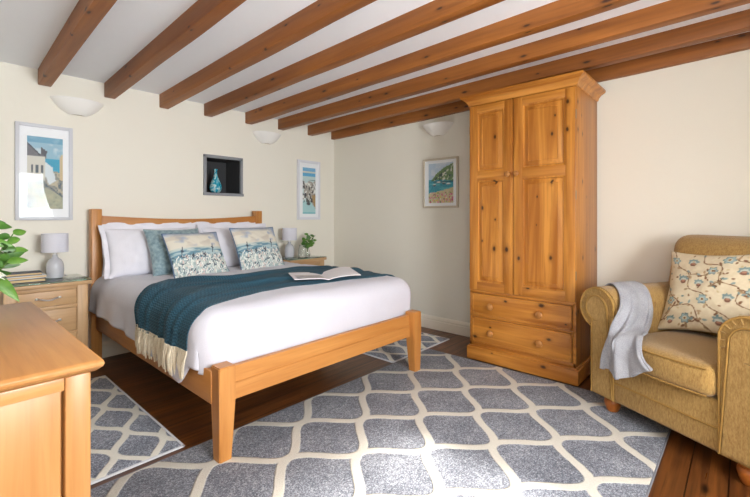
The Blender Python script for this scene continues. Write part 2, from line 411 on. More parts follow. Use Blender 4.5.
box(b, XL-.25, XL, YR, VY0, 0, H); box(b, XL-.25, XL, VY1, 0, 0, H); box(b, XL-.25, XL, VY0, VY1, 0, WZ0); box(b, XL-.25, XL, VY0, VY1, WZ1, H); struct('wall_left', b, M['wall'])
def window(name, horiz, span=None):
    o = bpy.data.objects.new(name, None); COL.objects.link(o); tag(o, kind='structure')
    a0, a1 = span or ((WX0, WX1) if horiz else (VY0, VY1)); c = (YR-.12) if horiz else (XL-.12)
    def bx(bm, u0, u1, d, z0, z1):
        if horiz: box(bm, u0, u1, c-d, c+d, z0, z1, .004)
        else: box(bm, c-d, c+d, u0, u1, z0, z1, .004)
    b = BM()
    bx(b, a0, a0+.05, .03, WZ0, WZ1); bx(b, a1-.05, a1, .03, WZ0, WZ1); bx(b, a0, a1, .03, WZ0, WZ0+.05); bx(b, a0, a1, .03, WZ1-.05, WZ1)
    bx(b, (a0+a1)/2-.02, (a0+a1)/2+.02, .025, WZ0, WZ1); bx(b, a0, a1, .02, 1.5, 1.525)
    mesh_obj('window_frame', b, M['trim'], o)
    b = BM(); bx(b, a0, a1, .12, WZ0-.03, WZ0); mesh_obj('window_sill', b, M['trim'], o)
window('window_1', True); window('window_2', False)
def skirting(name, pts, axis, a0, a1):
    b = BM(); prism(b, pts, axis, a0, a1); struct(name, b, M['trim'])
PR = [(0, 0), (.02, 0), (.02, .085), (.016, .09), (.016, .097), (.02, .102), (.014, .122), (.006, .13), (0, .13)]
skirting('baseboard_back', [(-u, z) for u, z in PR], 0, XL, 0)     # profile in (y,z)
skirting('baseboard_right', [(-u, z) for u, z in PR], 1, YR, -.02)
# ceiling beams
bl = ['dark ceiling beam at far left, above the largest picture', 'second ceiling beam from the left, ending right of the big picture',
      'ceiling beam ending above the headboard, third from left', 'ceiling beam ending above the dark wall niche', 'ceiling beam ending just left of the middle wall light bowl',
      'ceiling beam ending above the narrow picture by the corner', 'ceiling beam running just over the wardrobe cornice', 'last ceiling beam, fixed against the right-hand wall']
for i, (x, lb) in enumerate(zip([-2.915, -2.490, -2.065, -1.657, -1.215, -.809, -.389, -.026], bl)):
    b = BM(); hw = .04 if i < 7 else .026; y0 = YR if i < 7 else -3.93
    box(b, x-hw, x+hw, y0, 0, 2.134, 2.27, .006)
    n0 = len(b.verts)
    bmesh.ops.subdivide_edges(b, edges=[e for e in b.edges if abs(e.verts[0].co.y-e.verts[1].co.y) > 2], cuts=40)
    for v_ in b.verts:
        low = v_.co.z < 2.2; v_.co.x += v_.co.y*(.021, .0195, .0145, .007, .003, 0, 0, 0)[i]; v_.co.z -= v_.co.y*(.0195 if low else .0155)
        if low: v_.co.z += .006*nz(v_.co.y*1.5, i*3.1); v_.co.x += .004*nz(v_.co.y*1.3, i*5.3+9)
    for v_ in b.verts: v_.co.y -= i*7.31; v_.co.x -= x      # own grain per beam
    o = mesh_obj('ceiling_beam', b, M['beam']); o.location = (x, i*7.31, 0); tag(o, lb, 'beam', 'ceiling beams')

# ------------------------------------------------------------------ rugs
def rug(name, label, x0, x1, y0, y1, m, h=.012, border=.012, bind=None):
    o = thing(name, label, 'rug', (0, 0, 0))
    b = BM(); box(b, x0+border, x1-border, y0+border, y1-border, .001, h, .004); part('pile', b, m, o)
    b = BM()
    for q in ((x0, x1, y0, y0+border), (x0, x1, y1-border, y1), (x0, x0+border, y0, y1), (x1-border, x1, y0, y1)): box(b, *q, .001, h*.85, .002)
    part('binding', b, bind or M['binding'], o); return o
rug('area_rug', 'large grey and cream trellis rug in front of the bed and wardrobe', -3.22, -.583, -3.605, -1.868, M['rug'], .012, .008, M['binding_grey'])
rug('bedside_rug', 'small grey trellis rug left of the bed, beside the foreground chest', -3.22, -2.645, -1.825, -.48, M['runner'])
rug('bedside_rug', 'small grey trellis rug right of the bed, before the wardrobe', -1.05, -.215, -1.852, -.50, M['runner'])

# ------------------------------------------------------------------ bed
bed = thing('bed', 'honey oak bed frame with gently curved headboard and tapered feet', 'bed', (-1.83, -1.1, 0))
BX0, BX1, YF = -2.612, -1.035, -2.112
for x0, x1, nm in ((-2.650, -2.577, ''), (-1.205, -1.135, '')):
    b = BM(); box(b, x0, x1, -.135, -.05, 0.002, 1.213, .006); part('headboard_post', b, M['oak_z'], bed)
b = BM()   # curved head rail
n = 28; top = lambda x: 1.162-.03*math.cos((x+1.886)/.72*PI/2)
pts = [(-2.577+i*(1.372/n)) for i in range(n+1)]
prism(b, [(x, top(x)) for x in pts]+[(pts[-1], .40), (pts[0], .40)], 1, -.115, -.075)
bmesh.ops.bevel(b, geom=[e for e in b.edges if abs(e.verts[0].co.y-e.verts[1].co.y) < 1e-4 and min(v.co.z for v in e.verts) > 1.1], offset=.004, segments=2, affect='EDGES')
part('headboard_panel', b, M['oak_x'], bed)
for x0, x1, s in ((-2.618, -2.590, 1), (-1.070, -1.042, -1)):
    b = BM(); box(b, x0, x1, YF+.07, -.13, .27, .425, .004); part('side_rail', b, M['oak_y'], bed)
b = BM(); n = 30; xs = [BX0+.08+i*((BX1-BX0-.16)/n) for i in range(n+1)]
prism(b, [(x, .427) for x in xs]+[(x, .267) for x in xs[::-1]], 1, YF+.05, YF+.08); part('foot_rail', b, M['oak_x'], bed)
b = BM(); prism(b, [(xs[0], .350), (xs[-1], .350), (xs[-1], .267), (xs[0], .267)], 1, YF+.043, YF+.052)
bmesh.ops.bevel(b, geom=b.edges[:], offset=.003, segments=2, affect='EDGES'); part('foot_rail_lip', b, M['oak_x'], bed)
for s, xo in ((1, BX0), (-1, BX1)):
    b = BM(); z0 = .013
    cx = xo+s*.0425
    rings = []
    for c_x, c_y, hx, hy, z in ((xo+s*.0345, YF+.0355, .031, .032, z0), (cx, YF+.0425, .0425, .0425, .30), (cx, YF+.0425, .0425, .0425, .450)):
        rings.append([b.verts.new((c_x+dx*hx, c_y+dy*hy, z)) for dx, dy in ((-1, -1), (1, -1), (1, 1), (-1, 1))])
    for A, B in zip(rings, rings[1:]):
        for k in range(4): b.faces.new((A[k], A[(k+1) % 4], B[(k+1) % 4], B[k]))
    b.faces.new(rings[0][::-1]); b.faces.new(rings[-1])
    bmesh.ops.bevel(b, geom=[e for e in b.edges if abs(e.verts[0].co.z-e.verts[1].co.z) > .05 or min(v.co.z for v in e.verts) > .44], offset=.005, segments=2, affect='EDGES')
    part('foot_post', b, M['oak_z'], bed)
# duvet : rounded body with hanging sides
DX0, DX1, DY0, DY1, DZ = -2.640, -.966, -1.992, -.14, .685
def duvet_z(x, y):
    return DZ+.010*nz(x*2.2, y*2.2)+.006*nz(x*6, y*5, 3)-.012*sstep(-1.5, -1.99, y)+.006*nz(x*5+y*3, y*16, 8)*sstep(-1.15, -.7, y)
HANGY = [-1.992, -1.94, -1.90, -1.80, -1.5, -1.1, -.68, -.14]; HANGL = [.43, .375, .33, .355, .38, .405, .42, .425]
def duvet_pt(a, y, side_r=.085, off=0.0):
    """a: path length measured from the left top corner line; negative = down the left side, > width = down the right side."""
    W = DX1-DX0; q = side_r*PI/2
    if a < 0: base, dirn, aa = DX0, 1, -a
    elif a > W: base, dirn, aa = DX1, -1, a-W
    else:
        x = DX0+a; return Vector((x, y, duvet_z(x, y)+off))
    return base, dirn, aa
def section(d, y, W, off=0.0, r=.125):
    """d: distance along the section from the left hem top: the flat top runs r..W-r"""
    zt = duvet_z(min(max(DX0+d, DX0+r), DX1-r), y)
    q = r*PI/2
    if d < r:           # arc then down
        s = r-d
        if s < q:
            an = s/r; return Vector((DX0+r-math.sin(an)*(r+off), y, zt-r+math.cos(an)*(r+off)))
        z = zt-r-(s-q); fl = (.009+.007*sstep(-1.2, -.8, y))*math.sin(y*19+2*nz(y*3, 1))*min(1, (s-q)/.2); return Vector((DX0-off-.012*min(1, (s-q)/.15)+fl, y, z))
    if d > W-r:
        s = d-(W-r)
        if s < q:
            an = s/r; return Vector((DX1-r+math.sin(an)*(r+off), y, zt-r+math.cos(an)*(r+off)))
        return Vector((DX1+off+.01*math.sin(y*15), y, zt-r-(s-q)))
    return Vector((DX0+d, y, zt+off))
DW = DX1-DX0
b = BM()
NA, NB = 150, 100
def duv(ai, bi):
    y = DY1+(DY0-DY1)*min(bi/.80, 1); tf = max(0, (bi-.80)/.20)      # last fifth goes over the foot edge and down
    hl = interp(y, HANGY, HANGL); r = .125; q = r*PI/2
    dl = r-q-(DZ-r-hl); dr = DW-r+q+(DZ-r-.40)
    d = dl+(dr-dl)*ai
    rf = .10; y_top = DY0+rf
    if tf <= 0:
        p = section(d, DY1+(y_top-DY1)*(bi/.80), DW); return p
    p = section(d, y_top, DW); L = rf*PI/2+.20; s = tf*L; c = Vector(((DX0+DX1)/2, 0, 0))
    if s < rf*PI/2:
        an = s/rf; k = rf*(1-math.cos(an)); dy = rf*math.sin(an)
    else: k = rf+(s-rf*PI/2); dy = rf
    f = (p.z-.40)/(DZ-.40)
    fx = max(0.0, abs(p.x-c.x)/(DW/2)-.90)/.10     # pinch at the two foot corners
    p.y -= dy*max(.25, 1-.55*fx*fx); p.z -= k*max(f, 0)*1.0
    p.x += (c.x-p.x)*.028*tf*fx
    p.y += .008*nz(p.x*5, p.z*6, 2)
    return p
V = sheet(b, duv, NA, NB, .0)
dv = mesh_obj('duvet', b, M['duvet'], smooth=0); dv.data.polygons.foreach_set('use_smooth', [True]*len(dv.data.polygons))
sm = dv.modifiers.new('thickness', 'SOLIDIFY'); sm.thickness = .016; sm.offset = -1
tag(dv, 'plain white duvet spread over the bed, hanging at its sides', 'duvet')
# teal throw
YU = ([0, .10, .2, .4, .7, 1], [-1.20, -1.12, -.98, -1.12, -1.06, -1.12]); YL = ([0, .10, .25, .5, .8, 1], [-1.88, -1.90, -1.75, -1.72, -1.80, -1.86])
LT = .21+DW+.02
def thr(ai, bi):
    d = -.145+ai*LT
    y = interp(ai, *YU)*(1-bi)+interp(ai, *YL)*bi
    y += .02*nz(ai*6, bi*3, 5)
    ridge = .020*max(0, math.sin(bi*11+3.0*ai+1.5*nz(ai*2, 3)))**3+.012*max(0, math.sin(bi*23-4*ai+2))**4*(1-.5*ai)
    p = section(d, max(y, DY0+.11) if False else y, DW, .012+ridge)
    if y < DY0+.10: p.z -= .10*(1-math.cos(min(1, (DY0+.10-y)/.10)*PI/2))
    return p
b = BM(); sheet(b, thr, 130, 60, .008)
th = mesh_obj('throw_blanket', b, M['teal'], smooth=60); tag(th, 'teal woven throw with cream fringe, lying across the bed', 'blanket')
b = BM()
for k in range(92):
    bi = (k+.5)/92; p = thr(0, bi); q = thr(.012, bi); clump = int(bi*8); cb = (clump+.5)/8
    L = .105+.03*random.random()
    tgt = thr(0, bi+(cb-bi)*(.75 if clump in (3, 4, 7) else .2)); dn = Vector((-.004+.006*random.random(), tgt.y-p.y, -L))
    pts_ = [q+(p-q)*.2+Vector((-.006, 0, 0))]+[p+dn*s+Vector((-.008-.006*math.sin(s*PI)+.003*nz(k*2.3, s*4), .006*nz(k*1.7, s*3, 7), 0)) for s in (.0, .2, .45, .7, 1.0)]
    tube(b, pts_, .0052, 5, .0036)
mesh_obj('fringe', b, M['fringe'], th)['label'] = 'cream knotted fringe'

# ------------------------------------------------------------------ pillows and cushions
def cushion_bm(wd, ht, tk, nx, ny, pinch=.07, wr=.0, seed=0, sharp=.45, flange=0.0):
    """upright cushion, local x across, z up from 0, front towards -y. Returns bm and per-vertex uv."""
    b = BM(); uv = []
    def P(i, j, side):
        s, t_ = -1+2*i/nx, -1+2*j/ny
        x = wd/2*s*(1-pinch*(1-t_*t_)); z = ht/2*t_*(1-pinch*(1-s*s))
        th_ = tk/2*max((1-s*s)*(1-t_*t_), 0)**sharp
        y = side*th_ + wr*nz(x*9+seed, z*9, side)*(th_/(tk/2)) + wr*.6*nz(x*22+seed, z*20, side+4)*(th_/(tk/2))
        bend = .05*wd*(s*s)*0
        return Vector((x, y+bend, z+ht/2))
    F = [[None]*(ny+1) for _ in range(nx+1)]; B = [[None]*(ny+1) for _ in range(nx+1)]
    for i in range(nx+1):
        for j in range(ny+1):
            F[i][j] = b.verts.new(P(i, j, -1)); uv.append((i/nx, j/ny))
    for i in range(nx+1):
        for j in range(ny+1):
            if i in (0, nx) or j in (0, ny): B[i][j] = F[i][j]
            else: B[i][j] = b.verts.new(P(i, j, 1)); uv.append((i/nx, j/ny))
    for i in range(nx):
        for j in range(ny):
            b.faces.new((F[i][j], F[i+1][j], F[i+1][j+1], F[i][j+1]))
            b.faces.new((B[i][j+1], B[i+1][j+1], B[i+1][j], B[i][j]))
    edge = [F[i][0].co.copy() for i in range(nx+1)]+[F[nx][j].co.copy() for j in range(1, ny+1)]+[F[i][ny].co.copy() for i in range(nx-1, -1, -1)]+[F[0][j].co.copy() for j in range(ny-1, -1, -1)]
    return b, uv, edge
def place(o, loc, tilt, rz, roll=0): 
    o.location = loc; o.rotation_mode = 'XYZ'
    o.rotation_euler = (Matrix.Rotation(rz, 3, 'Z') @ Matrix.Rotation(-tilt, 3, 'X') @ Matrix.Rotation(roll, 3, 'Y')).to_euler()
def white_pillow(label, loc, tilt, rz, seed, wd=.67, ht=.40, tk=.17, roll=0):
    b, uv, edge = cushion_bm(wd, ht, tk, 44, 30, .05, .016, seed)
    o = mesh_obj('pillow', b, M['pillow'], smooth=80); tag(o, label, 'pillow', 'white bed pillows'); place(o, loc, tilt, rz, roll)
    b = BM(); L = []; NXe, NYe = 44, 30; cn = [0, NXe, NXe+NYe, 2*NXe+NYe, 2*NXe+2*NYe]
    for k, e in enumerate(edge):
        g = Vector((0, 0, 0))
        for q, dr in enumerate(((0, 0, 0), (1, 0, 0), (0, 0, 1), (-1, 0, 0))):
            if cn[q] <= k <= cn[q+1]: g += Vector(dr)
        if k in (0, cn[4]): g = Vector((-1, 0, 0))
        L.append((e, e+g*.033+Vector((0, .009*math.sin(k*.45+seed), .003*math.sin(k*.37+seed)))))
    vs = [(b.verts.new(p), b.verts.new(q), b.verts.new(q+Vector((0, .005, 0))), b.verts.new(p+Vector((0, .005, 0)))) for p, q in L[:-1]]
    for k in range(len(vs)):
        A, B = vs[k], vs[(k+1) % len(vs)]
        for m_ in range(4): b.faces.new((A[m_], B[m_], B[(m_+1) % 4], A[(m_+1) % 4]))
    bmesh.ops.recalc_face_normals(b, faces=b.faces)
    mesh_obj('flange', b, M['pillow'], o, smooth=60); return o
white_pillow('white pillow leaning on the headboard, behind the teal cushion', (-2.235, -.235, .69), R(16), 0, 11)
white_pillow('white pillow leaning on the headboard at its right end', (-1.51, -.235, .69), R(16), 0, 23)
white_pillow('white pillow at the far left of the bed, its front largely uncovered', (-2.262, -.40, .69), R(22), R(-1), 37)
white_pillow('white pillow just behind the right-hand printed cushion', (-1.51, -.42, .69), R(24), R(3), 51)
def simple_cushion(name, label, mat, wd, ht, tk, loc, tilt, rz, canvas=None, pipe=None, n=(40, 34), seed=0, pinch=.07, group=None, wr=.008, roll=0):
    b, uv, edge = cushion_bm(wd, ht, tk, n[0], n[1], pinch, wr, seed)
    o = mesh_obj(name, b, mat, smooth=80); tag(o, label, 'cushion', group); place(o, loc, tilt, rz, roll)
    if canvas: paint(o, uv, canvas)
    if pipe:
        b = BM(); e = edge; tube(b, e, .0055, 6); mesh_obj('piping', b, pipe, o, smooth=60)
    return o
simple_cushion('cushion', 'plain grey-teal velvet cushion behind the left printed cushion', M['velvet'], .46, .405, .15, (-2.13, -.555, .685), R(24), R(6), seed=3, wr=.014)
def seaside():
    c = Canvas(170, 150, (222, 217, 202)); rs = np.random.RandomState(5)
    n1 = c.vn(4, 5, 2); n2 = c.vn(14, 12, 9); hi = np.clip((c.Y-.55)*6, 0, 1)
    c.put(np.clip((n1-.52)*7, 0, 1)*hi*.85, (150, 164, 190)); c.put(np.clip((c.vn(5, 6, 21)-.56)*8, 0, 1)*hi*.6, (196, 186, 172))
    c.put(np.clip((c.Y-.88)*9, 0, 1)*.75, (140, 156, 186))
    sea = np.clip((.60-c.Y)*20, 0, 1); c.put(sea, (172, 194, 198)); c.put(sea*np.clip((c.vn(4, 22, 4)-.48)*9, 0, 1), (104, 142, 158)); c.put(sea*np.clip((c.vn(5, 26, 14)-.58)*9, 0, 1), (206, 212, 206))
    low = np.clip((.40-c.Y)*9, 0, 1); c.put(low*.8, (200, 206, 198)); c.put(low*np.clip((n2-.5)*9, 0, 1)*.8, (150, 172, 172))
    for k in range(330):
        x, y = rs.rand(), rs.rand()*.40; a = rs.randn()*.5+(1.2 if rs.rand() < .5 else 1.9); L = .03+.045*rs.rand()
        c.line([(x, y), (x+math.cos(a)*L, y+math.sin(a)*L)], 0.009+.008*rs.rand(), [(244, 242, 232), (52, 62, 78), (236, 236, 228), (84, 108, 120), (220, 198, 188), (240, 240, 234)][k % 6])
    for x, y, L in ((.14, .42, .2), (.72, .46, .2), (.52, .34, .12), (.3, .32, .14), (.88, .34, .12)):
        c.line([(x, y), (x+.03, y+L*.5), (x+.05, y+L)], .014, (52, 62, 76)); c.ell(x+.03, y+L*.55, .02, .035, (60, 72, 84), .8, .6)
    return c
SEA = seaside()
simple_cushion('cushion', 'seaside-meadow printed cushion with blue piping, in front of the teal one', M['print'], .46, .39, .14, (-2.05, -.76, .684), R(31), R(6), SEA, M['bluepipe'], (150, 130), 7, .05, 'printed seaside cushions')
simple_cushion('cushion', 'seaside-meadow printed cushion with blue piping, nearest the right nightstand', M['print'], .46, .41, .14, (-1.485, -.725, .684), R(27), R(4), SEA, M['bluepipe'], (150, 130), 8, .05, 'printed seaside cushions')
# open magazine on the throw
mg = thing('magazine', 'open magazine lying face up on the teal throw', 'magazine', (-1.56, -1.62, .712), math.atan2(.47, .88)-PI/2*0)
mg.rotation_euler = (0, 0, math.atan2(-.88, -.47)+PI/2)     # local y = spine
def page(sgn, curl):
    def f(a, b_):
        x = sgn*.235*a; z = .010*math.sin(min(a*4, 1)*PI/2)+curl*(math.sin(a*PI*.62)**1.5)*(.35+.65*b_)+.012*a*0
        return (x, -.15+.30*b_, z+.004)
    b = BM(); sheet(b, f if sgn > 0 else (lambda a, b_: f(a, 1-b_) if False else f(a, b_)), 16, 10, .005 if sgn > 0 else -.005); return b
pgc = Canvas(60, 80, (232, 230, 233)); 
pgc.poly([(.1, .1), (.9, .1), (.9, .55), (.1, .55)], (196, 188, 184)); pgc.put(np.clip((pgc.vn(6, 8, 3)-.45)*5, 0, 1)*((pgc.Y < .55)&(pgc.Y > .1)&(pgc.X > .1)&(pgc.X < .9)), (150, 150, 158))
for k in range(6): pgc.line([(.12, .92-.05*k), (.85, .92-.05*k)], .012, (150, 150, 158))
for sgn, curl in ((-1, .008), (1, .036)):
    o = part('page', page(sgn, curl), M['art'], mg, False)
    o.data.materials[0] = M['art']; paint(o, [(min(1, abs(v.co.x)/.235), (v.co.y+.15)/.3) for v in o.data.vertices], pgc if sgn < 0 else Canvas(4, 4, (230, 228, 231)))

# ------------------------------------------------------------------ wardrobe
WX = -.555; wr_ = thing('wardrobe', 'tall knotty pine wardrobe with two panelled doors and two drawers', 'wardrobe', (-.29, -2.64, 0))
Y0, Y1 = -3.052, -2.250
b = BM(); box(b, WX+.012, -.025, Y0, Y1, .118, 2.05, .004); o = part('carcass', b, M['pine_side'], wr_)
b = BM(); box(b, WX, WX+.02, Y0, Y0+.022, .12, .562, .003); box(b, WX, WX+.02, Y1-.022, Y1, .12, .562, .003); box(b, WX, WX+.02, Y0, Y1, .545, .568, .003); box(b, WX, WX+.02, Y0, Y1, .355, .372, .003); box(b, WX, WX+.02, Y0, Y1, .12, .152, .003)
part('drawer_frame', b, M['pine_y'], wr_)
b = BM(); box(b, WX-.02, -.03, Y0-.018, Y1+.018, .014, .112, .003); box(b, WX-.012, -.03, Y0-.011, Y1+.011, .108, .124, .006); part('plinth', b, M['pine_y'], wr_)
def cornice():   # moulded ring mitred round front and both sides
    prof = [(0, 2.040), (.010, 2.044), (.014, 2.060), (.030, 2.082), (.052, 2.094), (.060, 2.102), (.060, 2.117), (0, 2.117)]
    b = BM(); loops = []
    for d, z in prof: loops.append([b.verts.new(p) for p in ((-.03, Y1+d, z), (WX-d, Y1+d, z), (WX-d, Y0-d, z), (-.03, Y0-d, z))])
    for A, B in zip(loops, loops[1:]):
        for k in range(3): b.faces.new((A[k], A[k+1], B[k+1], B[k]))
    b.faces.new(loops[-1]); b.faces.new([l[0] for l in loops]); b.faces.new([l[3] for l in loops][::-1])
    bmesh.ops.recalc_face_normals(b, faces=b.faces); return b
part('cornice', cornice(), M['pine_y'], wr_, smooth=25)
def raised(b, y0, y1, z0, z1, x):    # raised and fielded panel, facing -x
    for (d0, h0, d1, h1) in ((0, .011, .010, .008), (.010, .008, .015, -.004), (.015, -.004, .019, -.004), (.019, -.004, .048, .009), (.048, .009, .050, .006), (.050, .006, None, None)):
        if d1 is None:
            b.faces.new([b.verts.new((x-h0, yy, zz)) for yy, zz in ((y0+d0, z0+d0), (y0+d0, z1-d0), (y1-d0, z1-d0), (y1-d0, z0+d0))]); continue
        P = lambda d, h: [b.verts.new((x-h, yy, zz)) for yy, zz in ((y0+d, z0+d), (y0+d, z1-d), (y1-d, z1-d), (y1-d, z0+d))]
        A, B = P(d0, h0), P(d1, h1)
        for k in range(4): b.faces.new((A[k], A[(k+1) % 4], B[(k+1) % 4], B[k]))
    bmesh.ops.recalc_face_normals(b, faces=b.faces)
def knob(par, x, y, z, r, m):
    b = BM(); lathe(b, [(r*.45, 0), (r*.42, -.010), (r*.7, -.014), (r, -.022), (r*.95, -.031), (r*.6, -.037), (.0, -.038)], (x, y, z), 20, 0, cap=False); return part('knob', b, m, par)
M['knobwood'] = wood('turned_pine_knob', rgb(190, 132, 70), rgb(156, 98, 44), 2, .3)
for (ya, yb, ky) in ((-2.611, -2.252, -2.580), (-3.050, -2.617, -2.648)):
    z0, z1, st = .570, 2.034, .066
    xf, xb = WX-.012, WX+.010
    b = BM(); box(b, WX+.006, xb, ya+.002, yb-.002, z0+.002, z1-.002); d = part('door', b, M['pine_z'], wr_)
    for sa, sb in ((ya, ya+st), (yb-st, yb)):
        b = BM(); box(b, xf, xb-.0005, sa, sb, z0, z1, .004); part('stile', b, M['pine_z'], d)
    for za, zb in ((z0, z0+.068), (1.436, 1.512), (z1-.060, z1)):
        b = BM(); box(b, xf+.001, xb, ya+st-.002, yb-st+.002, za, zb, .003); part('rail', b, M['pine_y'], d)
    for za, zb in ((z0+.066, 1.438), (1.510, z1-.058)):
        b = BM(); raised(b, ya+st-.001, yb-st+.001, za, zb, xf+.008); part('panel', b, M['pine_z'], d)
    knob(d, xf, ky, 1.472, .021, M['knobwood'])
    for hz_ in (.75, 1.30, 1.85):
        b = BM(); yy = ya-.001 if ky > yb-.1 or ya < -3 else yb+.001
        yy = ya if ya < -3 else yb
        box(b, xf+.004, xb-.004, yy-.003, yy+.003, hz_-.03, hz_+.03, .001); part('hinge', b, M['hinge'], d)
for z0, z1 in ((.374, .543), (.154, .353)):
    b = BM(); box(b, WX-.010, WX+.014, Y0+.026, Y1-.026, z0, z1, .004); d = part('drawer', b, M['pine_y'], wr_)
    b = BM(); e = .014
    for q in ((Y0+.026, Y1-.026, z0, z0+e), (Y0+.026, Y1-.026, z1-e, z1), (Y0+.026, Y0+.026+e, z0, z1), (Y1-.026-e, Y1-.026, z0, z1)): box(b, WX-.014, WX-.006, *q, .003)
    part('moulding', b, M['pine_y'], d)
    for ky in (-2.44, -2.815): knob(d, WX-.010, ky, (z0+z1)/2-.005, .026, M['knobwood'])

# ------------------------------------------------------------------ bedside tables
def handle(par, cx, cy, cz, m=None, ax=0, L=.125):
    b = BM(); pts_ = []
    for k in range(13):
        s = -1+2*k/12; off = .022*(1-s**4)+.004; p = [0, 0, 0]
        if ax == 0: p = (cx+s*L/2, cy-off, cz+.006*math.cos(s*PI)*-1)
        else: p = (cx+off, cy+s*L/2, cz+.006*math.cos(s*PI)*-1)
        pts_.append(p)
    tube(b, pts_, .006, 8)
    for s in (-1, 1):
        c = (cx+s*L/2, cy-.006, cz+.006) if ax == 0 else (cx+.006, cy+s*L/2, cz+.006)
        lathe(b, [(0.0, -.009), (.009, -.006), (.010, 0), (.009, .006), (0, .009)], c, 12, cap=False)
    part('handle', b, M['chrome'], par)
def nightstand(label, x0, x1):
    y0, y1, zt = -.43, -.03, .700; cx = (x0+x1)/2
    o = thing('bedside_table', label, 'bedside table', (cx, -.23, 0), group='oak bedside tables'); X0, X1 = x0+.02, x1-.02; Yf = y0+.02; pw = .065
    b = BM()
    box(b, X0, X1, Yf+.018, y1, .08, .672, .003); part('body', b, M['oakl_z'], o)
    for a0, a1 in ((X0, X0+pw), (X1-pw, X1)):
        b = BM(); box(b, a0, a1, Yf, Yf+.05, .002, .672, .004); part('front_post', b, M['oakl_z'], o)
    for a0, a1 in ((X0, X0+.05), (X1-.05, X1)):
        b = BM(); box(b, a0, a1, y1-.05, y1, .002, .1, .003); part('rear_leg', b, M['oakl_z'], o)
    for za, zb in ((.648, .672), (.520, .542), (.338, .356), (.12, .165)):
        b = BM(); box(b, X0+pw-.002, X1-pw+.002, Yf+.004, Yf+.03, za, zb, .002); part('front_rail', b, M['oakl_x'], o)
    b = BM(); box(b, x0, x1, y0, y1, .672, zt, .007); part('top', b, M['oakl_x'], o)
    b = BM(); box(b, x0+.002, x1-.002, y0+.002, y1-.002, zt+.0005, zt+.0075, .002); part('glass_top', b, M['glasstop'], o)
    for za, zb in ((.545, .645), (.359, .517), (.168, .335)):
        b = BM(); box(b, X0+pw+.003, X1-pw-.003, Yf+.006, Yf+.028, za, zb, .003); d = part('drawer', b, M['oakl_x'], o)
        handle(d, cx, Yf+.006, (za+zb)/2)
    return o
ns1 = nightstand('pale oak bedside table left of the bed, with the books on it', -3.205, -2.712)
ns2 = dup(ns1, (-.741, -.23, 0), 'pale oak bedside table right of the bed, with the sprigs on it')
NT_Z = .708
def lamp(label, x, y):
    o = thing('table_lamp', label, 'lamp', (x, y, NT_Z), group='bedside lamps')
    prof = [(.0, .0), (.044, .0), (.050, .004), (.052, .03), (.053, .06), (.052, .085), (.048, .110), (.037, .132), (.022, .145), (.0165, .152), (.016, .168), (.0, .169)]
    b = BM(); lathe(b, prof, n=36, cap=False); part('base', b, M['ceramic'], o, False, 50)
    b = BM(); lathe(b, [(.012, .166), (.012, .215), (.02, .216), (.02, .245), (0, .246)], n=16, cap=False); part('lamp_holder', b, M['chrome'], o, False)
    b = BM(); lathe(b, [(.080, .188), (.0785, .322), (.0765, .322), (.078, .188), (.080, .188)], n=48, cap=False)
    s = part('lamp_shade', b, M['shade'], o, False, 40)
    b = BM()
    for k in range(3): a = k*2*PI/3; tube(b, [(0, 0, .212), (.077*math.cos(a), .077*math.sin(a), .205)], .0018, 6)
    part('shade_ring', b, M['chrome'], o, False)
    b = BM(); tube(b, [(.045, .0, .006), (.07, .03, .004), (.085, .07, .004), (.075, .12, .004), (.06, .16, .004)], .003, 6); part('cord', b, M['cord'], o, False)
    return o
l1 = lamp('grey ceramic lamp with white drum shade beside the stack of books', -2.885, -.19)
dup(l1, (-.835, -.20, NT_Z), 'grey ceramic lamp with white drum shade beside the glass carafe')
# books, each its own
def book(label, x0, x1, y0, y1, z0, z1, cov, rz):
    cx, cy = (x0+x1)/2, (y0+y1)/2; o = thing('book', label, 'book', (cx, cy, z0), rz, 'books on the left bedside table'); t_ = .004
    a, c, h = (x1-x0)/2, (y1-y0)/2, z1-z0
    b = BM(); box(b, -a, a, -c, c, 0, t_, .0008); box(b, -a, a, -c, c, h-t_, h, .0008); box(b, -a, -a+t_, -c, c, 0, h, .0008); part('cover', b, cov, o, False)
    b = BM(); box(b, -a+t_, a-.004, -c+.004, c-.004, t_, h-t_); part('pages', b, M['pagecream'], o, False)
book('dark blue hardback at the bottom of the bedside book stack', -3.165, -2.955, -.335, -.185, NT_Z+.0005, NT_Z+.024, M['navy'], R(-4))
book('white-covered book in the middle of the bedside book stack', -3.165, -2.955, -.33, -.19, NT_Z+.025, NT_Z+.045, M['bookwhite'], R(3))
book('dark blue hardback on top of the bedside book stack', -3.165, -2.975, -.325, -.195, NT_Z+.046, NT_Z+.066, M['navy'], R(-2))
